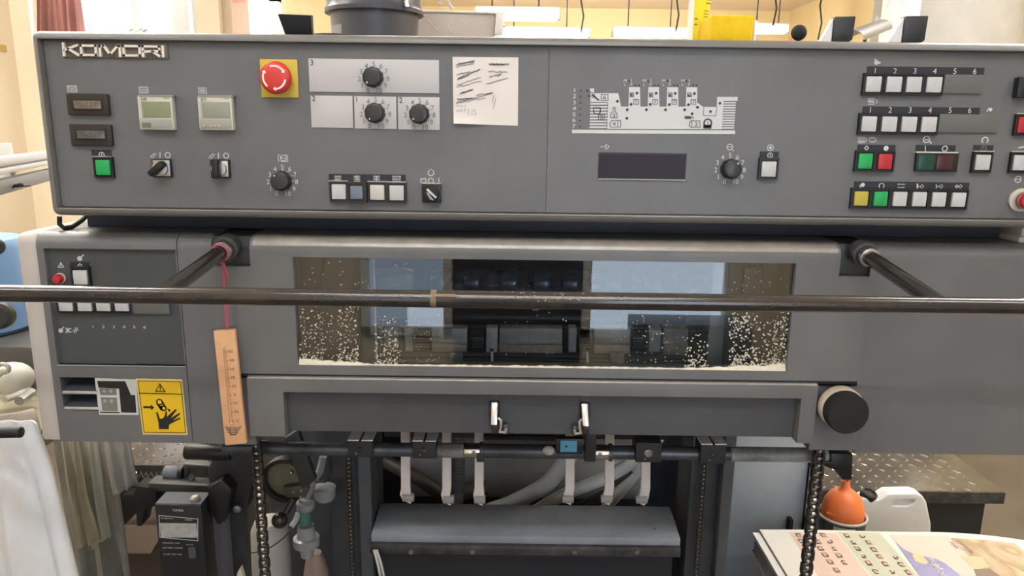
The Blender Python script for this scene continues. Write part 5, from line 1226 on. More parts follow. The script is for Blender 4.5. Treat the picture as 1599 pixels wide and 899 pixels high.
# ---- rags
RG = 'work rags hanging at the left'
cloth('work_rag', [(-40, 645), (-40, 760), (-40, 930)], [(60, 655), (88, 725), (108, 790), (142, 930)], 1.12, RAGW, 'big white towel hanging at the lower left corner', 'rag', folds=1.6, amp=0.022, k=44, n=30, sag=-0.02, group=RG)
cloth('work_rag', [(-40, 615), (-40, 660), (-40, 700)], [(46, 640), (60, 668), (66, 700)], 1.23, RAGC, 'cream cloth bunched over the bench edge above the white towel', 'rag', folds=1.2, amp=0.02, k=34, n=14, ph=1.1, sag=-0.05, group=RG)
cloth('work_rag', [(88, 680), (100, 750), (118, 850)], [(122, 680), (134, 770), (152, 850)], 1.34, RAGB, 'narrow yellowish beige rag hanging right behind the white towel', 'rag', folds=2, amp=0.012, ph=0.6, group=RG)
cloth('work_rag', [(114, 680), (130, 760), (146, 852)], [(150, 680), (158, 760), (170, 842)], 1.38, mat('pale_beige_rag', (0.46, 0.45, 0.36), 0.95, var=0.1, vscale=10, bump=0.5, bscale=350), 'pale beige rag hanging in the middle of the rags', 'rag', folds=2, amp=0.010, ph=2.0, group=RG)
cloth('work_rag', [(152, 680), (160, 730), (172, 765)], [(200, 680), (205, 720), (212, 768)], 1.42, mat('cream_grey_rag', (0.44, 0.42, 0.38), 0.95, var=0.2, vscale=9), 'short cream grey rag hanging left of the black clamp', 'rag', folds=2, amp=0.012, ph=0.2, group=RG)
cloth('work_rag', [(78, 684), (92, 800), (110, 930)], [(176, 690), (196, 800), (216, 930)], 1.50, RAGG, 'grimy grey rag hanging behind the beige ones down to the floor', 'rag', folds=2.5, amp=0.02, ph=1.2, group=RG)
zr_ = Zp(100, 674, 1.42)
hr = thing('rag_rail', 'dark rail under the left cabinet with rags draped on it', 'rail', (-0.75, 1.42, zr_))
B().cyl((-1.35, 1.42, zr_), (-0.6, 1.42, zr_), 0.006, n=10).make('rail_rod', SOOT, hr)
B().box(-0.63, -0.60, 1.40, 1.44, zr_-0.02, 1.13).make('rail_hanger', SOOT, hr)
# bench at the left with odds and ends
zb_ = 0.93
bench = thing('work_bench', 'olive topped work bench beyond the left end of the press', 'bench', (-1.5, 1.9, 0))
B().box(-2.3, -1.02, 1.45, 2.1, zb_-0.03, zb_).make('bench_top', mat('olive_bench_top', (0.34, 0.31, 0.22), 0.5, var=0.15, vscale=5), bench, 0.003)
for lx in (-2.25, -1.55):
    for ly in (1.6, 2.03): B().box(lx, lx+0.04, ly, ly+0.04, 0, zb_-0.03).make('leg', SOOT, bench)
c = FZ(-22, 566, zb_+0.10)
st_ = B().box(c.x-0.15, c.x+0.16, 1.78, 2.1, zb_, zb_+0.115).make('drum_stand', mat('grey_stand', (0.07, 0.068, 0.066), 0.5), None, 0.01); tag(st_, 'dark grey stand under the blue drum on the bench', 'stand')
c = F(-36, 470, 1.93)
dr = thing('blue_drum', 'light blue plastic drum at the left edge beyond the cream cabinet side', 'drum', (c.x, 1.93, zb_+0.115))
hz = F(-10, 386, 1.80).z-(zb_+0.115)
B().lathe([(0.115, 0.0), (0.128, 0.012), (0.130, hz-0.02), (0.118, hz), (0, hz+0.004)], (c.x, 1.93, zb_+0.1155), (0, 0, 1), 44).make('drum_body', BLUE, dr)
o = B(); o.ball(F(18, 590, 1.66), 0.050, 20, (1.0, 0.9, 0.75)); o = o.make('plastic_jug', mat('milky_green_white', (0.60, 0.60, 0.53), 0.4, var=0.05, vscale=9), None, ang=180); tag(o, 'milky white plastic jug lying on the bench', 'jug')
tg = thing('ring_spanner', 'pale metal spanner lying across the milky jug', 'tool', F(5, 580, 1.58))
b = B(); b.tube([F(-30, 592, 1.585), F(-2, 586, 1.585), F(8, 578, 1.585)], 0.006, 10); b.make('tool_handle', mat('pale_tool_metal', (0.5, 0.48, 0.44), 0.35, metal=0.4), tg)
b = B(); cc = F(5, 575, 1.585); b.tube([cc+Vector((cos(2*pi*i/16)*0.013, 0, sin(2*pi*i/16)*0.010)) for i in range(17)], 0.005, 8); b.make('tool_ring', mat('pale_tool_metal', (0.5, 0.48, 0.44), 0.35), tg)
o = B().tube([F(8, 624, 1.56), F(28, 616, 1.60), F(44, 606, 1.66)], 0.007, 10).make('grey_rod', mat('pale_tool_metal', (0.5, 0.48, 0.44), 0.35)); tag(o, 'short pale metal rod lying on the bench beside the cabinet', 'rod')
o = B().tube([F(30, 626, 1.56), F(50, 612, 1.62)], 0.010, 12).make('grey_block_tool', STEEL); tag(o, 'stubby steel bar on the bench touching the cabinet', 'bar')
o = B().tube([F(-30, 676, 1.05), F(34, 674.5, 1.05)], 0.0085, 20).make('grip_bar', BLACK, None, 0.002); tag(o, 'black round ended handle bar reaching in at the left edge over the towel', 'handle')
o = B().ball(F(-6, 385, 1.1), 0.0125, 20).make('black_ball_knob', BLACK, ang=180); tag(o, 'black ball knob at the left edge above the hand rail', 'knob')
kn = B().lathe([(0, 0.0), (0.016, 0.0), (0.021, 0.006), (0.021, 0.02), (0.016, 0.026), (0, 0.026)], F(6, 491, 1.15), (0.2, -1, 0.1), 28).make('black_disc_knob', mat('dark_grey_knob', (0.03, 0.032, 0.03), 0.35)); tag(kn, 'dark disc knob behind the hand rail in front of the blue drum', 'knob')
# bars of the light table at the upper left
tb_ = thing('table_rail', 'aluminium and grey bars of a table running into the room at the left', 'table rail', F(20, 262, 1.9))
for (pa, pb, sx, sz, m, nm) in (((-40, 258, 1.5), (80, 240, 2.3), 0.012, 0.010, ALU, 'upper_bar'), ((-40, 268, 1.5), (80, 248, 2.3), 0.010, 0.006, STEELD, 'groove_bar'), ((-40, 274, 1.5), (80, 252, 2.3), 0.012, 0.007, ALU, 'middle_bar'), ((-40, 301, 1.5), (85, 270, 2.3), 0.012, 0.016, mat('grey_bar_paint', (0.20, 0.21, 0.21), 0.5), 'lower_bar')):
    p, q = F(*pa), F(*pb); p = p-(q-p)*0.65; d = (q-p).normalized(); sd = Vector((d.y, -d.x, 0)).normalized()
    B().obox((p+q)/2, (q-p)/2, sd*sx, Vector((0, 0, sz))).make(nm, m, tb_, 0.001)
p = F(12, 262, 1.85); B().box(p.x-0.012, p.x+0.012, p.y-0.01, p.y+0.01, p.z-0.03, p.z+0.06).make('rail_clip', FRAMEW, tb_, 0.001)
p = F(-40, 285, 1.5); q = F(80, 260, 2.3); p = p-(q-p)*0.62; B().box(p.x-0.02, p.x+0.02, p.y-0.02, p.y+0.02, 0, p.z+0.02).make('rail_post', SOOT, tb_)
o = B(); 
for q in (18, 26, 32): o.ball(F(q, 292-(q-18)*0.25, 1.75), 0.006, 8, (1.3, 1, 0.8))
o.tube([F(14, 292, 1.75), F(48, 290, 1.75)], 0.0015, 6)
o = o.make('rail_fitting', SOOT, tb_)

# ================================================================== lower right
ZSHEET = 0.50
xs_, ys_ = FZ(1186, 827, ZSHEET).x, FZ(1186, 827, ZSHEET).y
XE = FZ(1640, 862, ZSHEET).x
ps = thing('printed_sheet_stack', 'stack of printed sheets with small portrait rows and a purple cover at lower right', 'paper stack', ((xs_+XE)/2, 1.6, 0))
Y0 = 1.25; Y1 = ys_
B().box(xs_-0.03, XE+0.05, Y0, Y1-0.06, 0.0, 0.10).make('pallet', mat('pallet_wood', (0.25, 0.18, 0.10), 0.8), ps)
zc = 0.10; k = 0
while zc < ZSHEET-0.004:
    h = random.uniform(0.012, 0.03) if zc < 0.42 else random.uniform(0.004, 0.010); h = min(h, ZSHEET-0.002-zc)
    dx, dy = random.uniform(-0.022, 0.010), random.uniform(-0.008, 0.008)
    back = [(xs_+(XE-xs_)*q/12+dx, Y1-0.006+dy*0.4-0.050*max(0, (q/12-0.62)/0.38)**2, zc) for q in range(13)]
    B().prism([(xs_+dx, Y0, zc)]+back+[(XE+dx, Y0, zc)], (0, 0, h*0.96)).make('paper_ream', SHEETG if k % 2 else SHEET, ps); zc += h; k += 1
# slightly wavy top sheet
def sheetpt(u, v, lift=0.0):
    x = xs_+(XE-xs_)*u; y = Y1-(Y1-Y0)*v
    edge = max(0, (u-0.62)/0.38)
    return Vector((x, y-0.050*edge**2*max(0, 1-v*2), ZSHEET+0.001+lift+0.0012*sin(9*u)*(1-v)))
b = B(); b.grid([[sheetpt(i/40, j/16) for i in range(41)] for j in range(17)][::-1], (0, 0, -0.0006)); top = b.make('top_sheet', SHEET, ps, label='white top sheet with colour print')
def uv(px, py):
    p = FZ(px, py, ZSHEET); return (p.x-xs_)/(XE-xs_), (Y1-p.y)/(Y1-Y0)
def quad(b, u0, v0, u1, v1, lift=0.0006, nu=8, nv=8):
    b.grid([[sheetpt(u0+(u1-u0)*i/nu, v0+(v1-v0)*j/nv, lift) for i in range(nu+1)] for j in range(nv+1)][::-1])
u_ = lambda px, py: uv(px, py)[0]; v_f = lambda px, py: uv(px, py)[1]
PEA = mat('peach_print', (0.76, 0.58, 0.50), 0.6, var=0.05, vscale=9); GRN = mat('pale_green_print', (0.60, 0.62, 0.50), 0.6, var=0.05, vscale=9)
b = B(); quad(b, u_(1232, 833), v_f(1232, 832), u_(1304, 832), 0.95); b.make('printed_column', PEA, top)
b = B(); quad(b, u_(1307, 832), v_f(1307, 831), u_(1375, 834), 0.95); b.make('printed_column', GRN, top)
# cover art: gradient printed field
def gradm(name, cols, scale=6.0, rot=0.6, dist=3.0):
    m = bpy.data.materials.new(name); m.use_nodes = True; nt = m.node_tree; N, L = nt.nodes, nt.links
    p = N['Principled BSDF']; p.inputs['Roughness'].default_value = 0.55
    tc = N.new('ShaderNodeTexCoord'); mp = N.new('ShaderNodeMapping'); mp.inputs['Rotation'].default_value = (0, 0, rot); mp.inputs['Scale'].default_value = (scale, scale, scale)
    w_ = N.new('ShaderNodeTexNoise'); w_.inputs['Scale'].default_value = 1.0; w_.inputs['Detail'].default_value = 3; w_.inputs['Distortion'].default_value = dist
    r = N.new('ShaderNodeValToRGB'); e = r.color_ramp.elements
    e[0].position, e[0].color = cols[0][0], (*cols[0][1], 1); e[1].position, e[1].color = cols[-1][0], (*cols[-1][1], 1)
    for pos, c_ in cols[1:-1]:
        q = e.new(pos); q.color = (*c_, 1)
    L.new(tc.outputs['Object'], mp.inputs[0]); L.new(mp.outputs[0], w_.inputs['Vector']); L.new(w_.outputs['Fac'], r.inputs[0]); L.new(r.outputs[0], p.inputs['Base Color'])
    return m
PINKY = mat('pale_pink_print', (0.78, 0.62, 0.56), 0.6, var=0.06, vscale=5); VIO = mat('violet_print', (0.33, 0.32, 0.56), 0.55, var=0.15, vscale=8); LEMON = mat('lemon_print', (0.66, 0.60, 0.36), 0.6)
ARTB = gradm('golden_brown_print', [(0.35, (0.62, 0.46, 0.34)), (0.5, (0.42, 0.31, 0.17)), (0.62, (0.70, 0.56, 0.40))], 5, 0.9)
b = B(); quad(b, u_(1389, 836), v_f(1389, 835), u_(1480, 838), 0.95); b.make('printed_cover', PINKY, top)
b = B(); quad(b, u_(1484, 841), v_f(1484, 840), u_(1585, 850), 0.95); b.make('printed_cover', ARTB, top)
def blot(b, pts, lift): b.add([sheetpt(*uv(x, y), lift) for x, y in pts], [tuple(range(len(pts)))[::-1]])
b = B(); blot(b, [(1398, 846), (1412, 858), (1426, 865), (1440, 868), (1462, 873), (1476, 880), (1500, 899), (1530, 925), (1450, 925), (1436, 899)][::1], 0.0011); b.make('printed_shape', VIO, top)
b = B(); blot(b, [(1424, 867), (1432, 864), (1442, 870), (1450, 879), (1444, 882), (1430, 877)], 0.0015); b.make('printed_shape', LEMON, top)
b = B(); blot(b, [(1499, 868), (1532, 869), (1544, 886), (1520, 888)], 0.0012); b.make('printed_shape', mat('tan_print', (0.68, 0.54, 0.34), 0.6), top)
b = B(); blot(b, [(1520, 889), (1545, 888), (1560, 899), (1572, 915), (1530, 915)], 0.0012); b.make('printed_shape', mat('umber_print', (0.24, 0.18, 0.15), 0.6), top)
b = B()
def stext(b, s, px, py, qx, qy, h, lift):
    vs, fs = glyphs(s); A = FZ(px, py, ZSHEET); Q = FZ(qx, qy, ZSHEET); d = (Q-A).normalized(); n_ = Vector((-d.y, d.x, 0))
    b.add([A+(Q-A)*0.5+d*(x*h)+n_*(y*h)+Vector((0, 0, lift+0.001)) for x, y in vs], fs)
stext(b, 'noo', 1453, 874, 1464, 888, 0.020, 0.0022); stext(b, 'Mon', 1462, 886, 1476, 900, 0.024, 0.0022)
b.make('cover_lettering', mat('white_print_letter', (0.80, 0.78, 0.80), 0.6), top)
b = B()
for s, a in (('ESM', (1492, 843, 1510, 856)), ('MAR', (1480, 843, 1500, 862)), ('TER', (1500, 850, 1522, 868)), ('IL', (1510, 858, 1526, 869))): stext(b, s, *a, 0.012, 0.0018)
b.make('cover_lettering', mat('slate_print_letter', (0.20, 0.18, 0.19), 0.6), top)
# portrait vignettes
b1, b2, b3 = B(), B(), B()
def portrait(px, py, r1=1.0):
    u, v = uv(px, py); du, dv = 0.0105*r1, 0.0185*r1; kind = random.random()
    if kind < 0.55: quad(b2, u-du, v-dv, u+du, v+dv, 0.0009, 1, 1)
    c = sheetpt(u, v, 0.0014); a0 = rad(random.uniform(-20, 200)); n = 9; s_ = random.uniform(0.8, 1.1)*0.0075
    P = [(cos(a0+rad(230)*i/n), sin(a0+rad(230)*i/n)) for i in range(n+1)]
    k = len(b1.v)
    for x, y in P: b1.v += [c+Vector((x*s_*1.1, y*s_*1.25, 0)), c+Vector((x*s_*0.62, y*s_*0.75, 0))]
    b1.f += [(k+2*i, k+2*i+1, k+2*i+3, k+2*i+2)[::-1] for i in range(n)]
    b3.add([sheetpt(u, v, 0.0012)+Vector((cos(2*pi*i/10)*0.0052, sin(2*pi*i/10)*0.0068, 0.0)) for i in range(10)], [tuple(range(10))])
    if kind > 0.3: quad(b1, u-du*0.9, v+dv*0.55, u+du*random.uniform(0.2, 0.9), v+dv*0.95, 0.0011, 1, 1)
for px, py in ((1247, 837), (1251, 845.5), (1256, 853.5), (1285, 836.5), (1277, 847), (1295, 846.5), (1281, 857.5), (1302.5, 857.5), (1288, 867.5), (1310, 868.5), (1296, 878.5), (1318, 879), (1306, 891.5)): portrait(px, py)
for px, py in ((1322, 837), (1346, 837.5), (1332, 847.5), (1356, 847.5), (1339, 857.5), (1364, 858.5), (1347.5, 868.5), (1373, 869.5), (1398, 870), (1356, 880), (1382, 881), (1407, 881.5), (1367, 893), (1393, 893), (1418, 894)): portrait(px, py)
b1.make('portrait_hair', mat('sepia_print', (0.10, 0.06, 0.045), 0.6, var=0.3, vscale=120), top, kind='stuff'); b2.make('portrait_ground', mat('tan_portrait_print', (0.42, 0.31, 0.25), 0.6, var=0.25, vscale=60), top, kind='stuff'); b3.make('portrait_face', mat('skin_tone_print', (0.62, 0.45, 0.37), 0.6), top, kind='stuff')
# tread step at the right
a_x = X(1310, 768, 2.45)
tread('tread_step', 'steel tread plate step with dark skirt at the right of the press', 0.88, X(1569, 770, 2.42), 2.42, 3.05, EYE-(EYE-Zp(1450, 766, 2.42)), mat('step_skirt_black', (0.022, 0.025, 0.027), 0.5))
# platform for can and bucket
# bucket with funnel
c = F(1316, 797, 2.02)
zb_ = 0.0
bk = thing('grey_bucket', 'dark grey bucket with pale rim holding the orange funnel', 'bucket', (c.x, 2.02, 0))
zrm = c.z; 
b = B(); b.lathe([(0.052, 0.02), (0.055, 0.0), (0.0665, zrm-0.012), (0.064, zrm-0.012), (0.053, 0.025), (0, 0.025)][1:], (c.x, 2.02, 0), (0, 0, 1), 40); b.make('bucket_wall', BUCKG, bk)
b = B(); b.tube([Vector((c.x+0.0675*cos(2*pi*i/40), 2.02+0.0675*sin(2*pi*i/40), zrm-0.012)) for i in range(41)], 0.0042, 10); b.make('bucket_rim', BUCKR, bk)
b = B(); 
rows = [[Vector((c.x+(0.0665-0.0012*0+0.0015)*sin(-0.75+0.9*i/8), 2.02-(0.0665+0.0015)*cos(-0.75+0.9*i/8), zrm-0.022-0.06*j)) for i in range(9)] for j in range(2)]
b.grid(rows); b.make('bucket_label', SHEET, bk)
b = B(); rows = [[Vector((c.x+0.0690*sin(-0.3+0.2*i/4), 2.02-0.0690*cos(-0.3+0.2*i/4), zrm-0.036-0.014*j)) for i in range(5)] for j in range(2)]; b.grid(rows); b.make('label_mark', INK, bk)
fn = thing('orange_funnel', 'orange plastic funnel upside down in the grey bucket', 'funnel', (c.x, 2.02, zrm-0.02))
zt = Zp(1316, 750, 2.02)-zrm
fb = B(); fb.lathe([(0.0600, -0.014), (0.0610, -0.004), (0.0595, 0.010), (0.054, 0.032), (0.043, 0.052), (0.028, 0.065), (0.0145, 0.071), (0.0120, 0.080), (0.0095, zt), (0.0075, zt), (0.0095, 0.075), (0.026, 0.062)], (c.x, 2.02, zrm), (0, 0, 1), 44); fb.make('funnel_body', ORANGE, fn, ang=60)
fb = B(); fb.obox((c.x-0.045, 1.985, zrm+0.006), (0.014, -0.010, 0), (0.003, 0.004, 0), (0, 0, 0.003)); fb.make('funnel_tab', ORANGE, fn, 0.001)
# jerrycan
JY = 2.13
jc = thing('jerrycan', 'white plastic jerrycan with black cap in front of the right step', 'jerrycan', (X(1395, 800, JY), JY, 0))
J = lambda x, y: F(x, y, JY)
out = [(1338, 960), (1340, 800), (1343, 784), (1350, 778), (1372, 781), (1388, 771), (1430, 770), (1441, 774), (1447, 784), (1454, 818), (1453, 960)]
hole = [(1394, 790), (1396, 781), (1430, 780), (1427, 786), (1416, 790.5)]
bm = bmesh.new()
def loop(pts, y): return [bm.verts.new(Vector((F(px, py, JY).x, y, F(px, py, JY).z))) for px, py in pts]
for y, flip in ((JY, False), (JY+0.05, True)):
    lo, lh = loop(out, y), loop(hole, y)
    e = [bm.edges.new((lo[i], lo[(i+1) % len(lo)])) for i in range(len(lo))]+[bm.edges.new((lh[i], lh[(i+1) % len(lh)])) for i in range(len(lh))]
    bmesh.ops.triangle_fill(bm, use_beauty=True, use_dissolve=False, edges=e, normal=(0, -1, 0) if not flip else (0, 1, 0))
    if not flip: A_, H_ = lo, lh
    else: A2, H2 = lo, lh
for P_, Q_ in ((A_, A2), (H_, H2)):
    for i in range(len(P_)): bm.faces.new((P_[i], P_[(i+1) % len(P_)], Q_[(i+1) % len(P_)], Q_[i]))
bmesh.ops.recalc_face_normals(bm, faces=bm.faces[:])
bm.verts.index_update(); b = B(); b.add([v.co.copy() for v in bm.verts], [tuple(v.index for v in f.verts) for f in bm.faces]); bm.free()
b.make('can_body', JUG, jc, 0.005, 3, ang=50)
c = J(1360, 783); B().lathe([(0.019, 0.0), (0.025, 0.003), (0.025, 0.020), (0.021, 0.024), (0.017, 0.0235), (0.015, 0.019), (0, 0.019)], (c.x, JY+0.025, c.z), (0.12, -0.25, 1), 30).make('screw_cap', BLACK, jc)

# ================================================================== on top of the console
ZTP = ZT+0.0005
def top_at(px): return F(px, 57, 1.10).x
o = B(); p = F(464, 50, 1.09)
o.prism([(X(446, 50, 1.09), 1.09, ZTP), (X(487, 50, 1.09), 1.09, ZTP), (X(487, 24, 1.08), 1.075, Zp(487, 24, 1.075)), (X(435, 22, 1.08), 1.075, Zp(435, 22, 1.075))], (0, 0.012, 0.002))
o = o.make('black_magnet_plate', mat('blue_black_plate', (0.010, 0.011, 0.017), 0.5), None, 0.001); tag(o, 'blue black flat plate standing tilted on the console top', 'plate')
# coiled cable
cc = F(520, 60, 1.42)
cb = thing('coiled_cable', 'grey cable coil lying behind the black plate on the press top', 'cable coil', (cc.x, 1.46, 1.70))
for k in range(6):
    rr = 0.095-0.006*(k % 3); zz = 1.705+0.009*k
    B().tube([Vector((cc.x+0.01*(k % 2)+rr*cos(2*pi*i/36), 1.46+rr*sin(2*pi*i/36), zz+0.004*sin(4*pi*i/36+k))) for i in range(37)], 0.0045, 8).make('cable_turn', SOOT if k % 2 else HOSEG, cb)
# dark bucket
by = 1.72; c = F(585, 20, by)
tb2 = thing('dark_tub', 'dark grey round tub with thick rim standing on the press top', 'tub', (c.x, by, 1.696))
rr = 63*by*1.02/FPX; zr0 = F(585, 12, by-rr*1.1).z+0.014
B().lathe([(rr*0.93, 1.696), (rr, zr0-0.02), (rr, zr0)], (c.x, by, 0), (0, 0, 1), 56).make('tub_wall', mat('dark_grey_tub_plastic', (0.060, 0.062, 0.080), 0.35), tb2)
B().lathe([(rr, zr0-0.012), (rr*1.12, zr0-0.014), (rr*1.125, zr0-0.006), (rr*1.07, zr0+0.002), (rr*1.09, zr0+0.075), (rr*1.10, zr0+0.10), (rr*1.03, zr0+0.10)], (c.x, by, 0), (0, 0, 1), 56).make('tub_rim', mat('dark_grey_tub_plastic', (0.060, 0.062, 0.080), 0.35), tb2)
b = B(); k0 = 0.0012
rows = [[Vector((c.x+(rr*0.975+k0)*sin(-1.2+0.55*i/8), by-(rr*0.975+k0)*cos(-1.2+0.55*i/8), F(540, 27+25*j, by-rr).z)) for i in range(9)] for j in range(2)]
b.grid(rows); b.make('tub_label', mat('faded_tub_label', (0.22, 0.22, 0.235), 0.6), tb2)
b = B(); b.tube([F(640, -6, by-rr*0.75), F(634, 4, by-rr*0.8), F(636, 12, by-rr*0.82)], 0.005, 10); b.make('tub_handle', mat('silver_handle', (0.6, 0.6, 0.62), 0.25, metal=0.8), tb2)
# plastic box
ty = 1.95
x0, x1, zt2, _ = R4(640, 40, 772, 16, ty)
bx_ = thing('clear_plastic_box', 'milky clear plastic box standing right of the dark tub', 'plastic box', ((x0+x1)/2, ty, 1.696))
TUBM = mat('milky_beige_plastic', (0.50, 0.43, 0.38), 0.35, var=0.06, vscale=9)
b = B(); b.prism([(x0, ty, 1.696), (x1, ty+0.02, 1.696), (x1+0.02, ty+0.26, 1.696), (x0, ty+0.26, 1.696)], (0, 0, zt2-1.696-0.004)); b.make('box_body', TUBM, bx_, 0.004)
b = B(); b.prism([(x0-0.003, ty-0.004, zt2-0.006), (x1+0.004, ty+0.016, zt2-0.006), (x1+0.024, ty+0.264, zt2-0.006), (x0-0.003, ty+0.264, zt2-0.006)], (0, 0, 0.006)); b.make('box_lid', mat('milky_lid', (0.60, 0.55, 0.48), 0.35), bx_, 0.002)
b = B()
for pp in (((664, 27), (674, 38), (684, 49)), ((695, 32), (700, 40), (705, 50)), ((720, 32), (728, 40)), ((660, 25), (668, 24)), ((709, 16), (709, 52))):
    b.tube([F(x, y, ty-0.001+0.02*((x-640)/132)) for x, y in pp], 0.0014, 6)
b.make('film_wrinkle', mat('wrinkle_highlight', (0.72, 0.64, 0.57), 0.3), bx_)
b = B(); b.obox(F(780, 37, ty+0.03), (0.010, 0.01, 0), (0, 0.006, 0), (0.003, 0, 0.028)); b.make('box_clip', FRAMEW, bx_, 0.002)
b = B(); b.tube([F(686, 3, ty+0.1), F(690, 8, ty+0.1), F(684, -4, ty+0.1)], 0.004, 8); b.tube([F(697, -4, ty+0.1), F(702, 8, ty+0.1), F(707, 14, ty+0.1)], 0.004, 8); b.make('box_handle', mat('wire_grey', (0.4, 0.38, 0.36), 0.4), bx_)
o = B().lathe([(0.0075, 0), (0.0075, 0.002), (0.0055, 0.005), (0, 0.006)], F(641, 54.5, 1.12), (0, 0, 1), 18); o = o.make('white_stopper', FRAMEW); o.location.z = ZT; tag(o, 'tiny white bottle cap lying on the console top below the tub', 'cap')
# yellow tin
yy = 1.16; x0, x1 = X(1075, 30, yy), X(1107, 30, yy)
tn = thing('yellow_tin', 'tall yellow tube with white side and black small print on the console', 'tin', ((x0+x1)/2, yy, ZTP))
b = B(); b.cyl(((x0+x1)/2, yy, ZTP), ((x0+x1)/2, yy, ZTP+0.12), (x1-x0)/2, n=40); b.make('tin_body', mat('lemon_yellow_tin', (0.86, 0.70, 0.02), 0.4), tn, 0.001)
R_ = (x1-x0)/2+0.0004
rows = [[Vector(((x0+x1)/2+R_*sin(a_), yy-R_*cos(a_), zz)) for a_ in [rad(-100+5*i) for i in range(13)]] for zz in (ZTP+0.119, ZTP+0.002)]
b = B(); b.grid(rows); b.make('tin_white_panel', mat('white_tin_panel', (0.84, 0.82, 0.74), 0.4), tn)
b = B()
def tmark(a0, a1, z, h):
    R2 = R_+0.0006; b.grid([[Vector(((x0+x1)/2+R2*sin(rad(a_)), yy-R2*cos(rad(a_)), zz)) for a_ in (a0, (a0+a1)/2, a1)] for zz in (z+h, z)])
for k in range(9): tmark(12, 12+random.uniform(28, 48), ZTP+0.012+k*0.0042+(0.004 if k > 4 else 0), 0.0011)
for k in range(2): tmark(22, 70, ZTP+0.060+k*0.0055, 0.0022)
for z in (0.030, 0.038): tmark(-35, -18, ZTP+z, 0.0018)
b.make('tin_small_print', mat('brown_tin_print', (0.26, 0.17, 0.02), 0.6), tn)
# sponge
b = B(); x0, x1 = X(1109, 40, 1.08), X(1176, 40, 1.08)
b.box(x0, x1, 1.075, 1.14, ZTP, Zp(1142, 23, 1.075))
o = b.make('yellow_sponge', mat('saffron_sponge', (0.80, 0.52, 0.01), 0.9, var=0.06, vscale=40, bump=0.8, bscale=300), None, 0.003, 3); tag(o, 'saffron yellow sponge block lying on the console top', 'sponge')
o = B().box(x1+0.0012, x1+0.006, 1.08, 1.135, ZTP, Zp(1142, 30, 1.075)).make('plastic_wrap', JUG, None, 0.001); tag(o, 'crumpled clear wrapper at the right end of the sponge', 'wrapper')
# orange cork and black ball, little clear cups
c = F(1233, 58, 1.13); o = B().lathe([(0.009, 0), (0.006, 0.008), (0.0015, 0.012), (0, 0.012)], (c.x, 1.13, ZTP), (0, 0, 1), 16).make('orange_stopper', mat('faded_orange_cap', (0.75, 0.25, 0.10), 0.4)); tag(o, 'small faded orange cap beside the black ball', 'cap')
c = F(1247.5, 51, 1.13); o = thing('ball_handle', 'black ball knob on a short stem standing on the console top', 'knob', (c.x, 1.13, ZTP))
B().ball(c, 0.0112, 22).make('ball', BLACKM, o, ang=180); B().cyl((c.x, 1.13, ZTP), (c.x, 1.13, c.z), 0.003, n=8).make('stem', SOOT, o)
for px, r, lb in ((1200, 0.008, 'pale clear cup lying between the sponge and the orange cap'), (1216, 0.006, 'small pale clear cup next to the orange cap')):
    c = F(px, 60, 1.15); o = B().lathe([(r, 0), (r*1.15, 0.008), (r*0.9, 0.009), (r*0.8, 0.002), (0, 0.002)], (c.x, 1.15, ZTP), (0, 0, 1), 20).make('clear_cup', JUG); tag(o, lb, 'cup')
# black blocks; a white wedge paints the glare at their left side
for i, (x0, x1, y0, dx, lb) in enumerate(((1302, 1333, 25, -18, 'black magnet block with painted white glare, left of the white column'), (1412, 1446, 24, -22, 'black magnet block with painted white glare, in front of the white column'))):
    yy = 1.085; X0, X1 = X(x0, 50, yy), X(x1, 50, yy); z1 = Zp((x0+x1)/2, y0, yy)
    t = thing('magnet_block', lb, 'magnet', ((X0+X1)/2, yy, ZTP), 'black magnet blocks on the console top')
    dz = 0.004
    b = B(); b.prism([(X0, yy+0.004, ZTP), (X1-0.008, yy+0.004, ZTP), (X1, yy, ZTP+0.006), (X1+0.001, yy, z1), (X0, yy, z1-0.001)], (0, 0.016, 0)); b.make('block_face', mat('charcoal_rubber', (0.030, 0.031, 0.034), 0.42), t, 0.0012)
    b = B(); b.prism([(X0-0.0008, yy+0.004, z1-0.003), (X0-0.0008, yy+0.004, ZTP), (X0+dx*0.00095, yy+0.004, ZTP)], (0, 0.010, 0.0)); b.make('glare_wedge', FRAMEW, t)
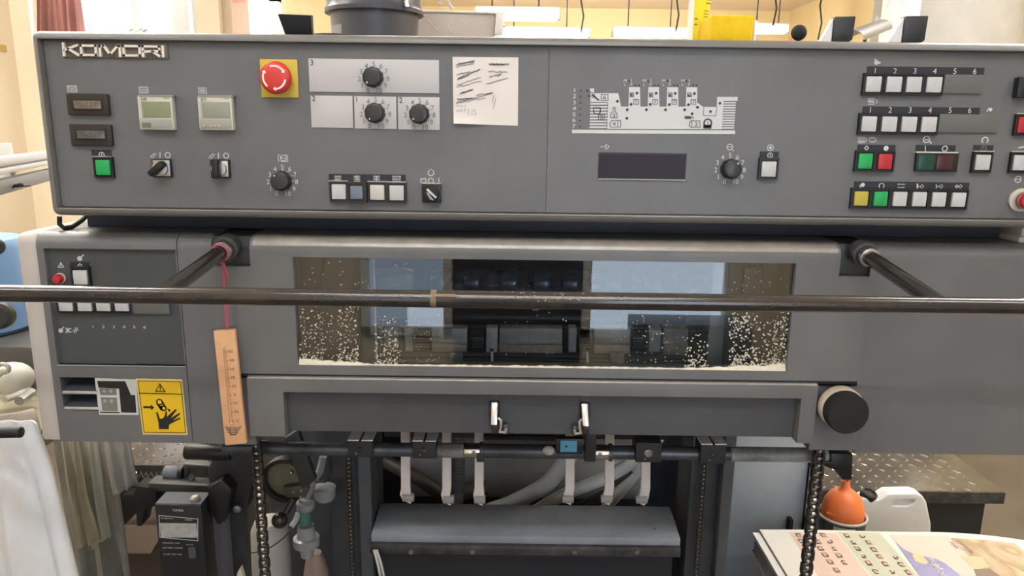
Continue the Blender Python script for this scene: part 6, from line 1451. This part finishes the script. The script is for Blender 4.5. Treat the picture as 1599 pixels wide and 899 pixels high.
# grey lamp shade behind
p, q = F(1334, 56, 1.6), F(1376, 40, 1.75)
sh_ = thing('trough_lamp_shade', 'grey trough lamp shade leaning behind the first black magnet block', 'lamp shade', (p.x, 1.6, 1.696))
d = (q-p); b = B(); dn = d.normalized(); up_ = Vector((0, 0, 1)); sd = dn.cross(up_).normalized()
rows = [[p+d*t+up_*(0.020*sin(a_)-0.008)+sd*(0.024*cos(a_)) for a_ in [pi*i/14 for i in range(15)]] for t in (-0.1, 0.5, 1.0)]
b.grid(rows, (0, 0, 0.0015)); b.make('shade', mat('grey_shade_enamel', (0.16, 0.16, 0.165), 0.35), sh_)
b = B(); b.cyl((p.x+0.02, 1.65, 1.696), p+d*0.5, 0.004, n=8); b.make('shade_stem', STEELD, sh_)
B().box(q.x-0.012, q.x-0.004, q.y-0.004, q.y+0.004, q.z-0.012, q.z+0.018).make('shade_clip', CREAM, sh_)
# papers on the white column
PPR = mat('thin_white_poster', (0.80, 0.79, 0.77), 0.7); PPF = mat('faint_poster_print', (0.62, 0.52, 0.50), 0.7)
for i, (a0, a1, z0_, z1_, lb) in enumerate(((-86, -48, 1.9, 2.6, 'white printed paper taped round the left side of the off white column'),)):
    Rr = 0.3315
    rows = [[Vector((c2.x+Rr*sin(rad(a0+(a1-a0)*k/10)), 3.8-Rr*cos(rad(a0+(a1-a0)*k/10)), zz)) for k in range(11)] for zz in (z1_, z0_)]
    o = B().grid(rows, None).make('column_paper', PPR); tag(o, lb, 'paper')
    b = B()
    for q0, q1, z_a, z_b in ((-80, -58, 2.18, 2.34), (-62, -50, 2.34, 2.14), (-74, -54, 2.26, 2.12)):
        R3 = Rr+0.001
        b.tube([Vector((c2.x+R3*sin(rad(q0+(q1-q0)*k/8)), 3.8-R3*cos(rad(q0+(q1-q0)*k/8)), z_a+(z_b-z_a)*k/8)) for k in range(9)], 0.0012, 5)
    b.make('faint_print', PPF, o)
for px, py, r, lb in ((1512, 43, 0.012, 'dark smudge of dirt on the off white column, the larger'), (1479, 12, 0.008, 'small dark smudge near the top of the off white column')):
    pass
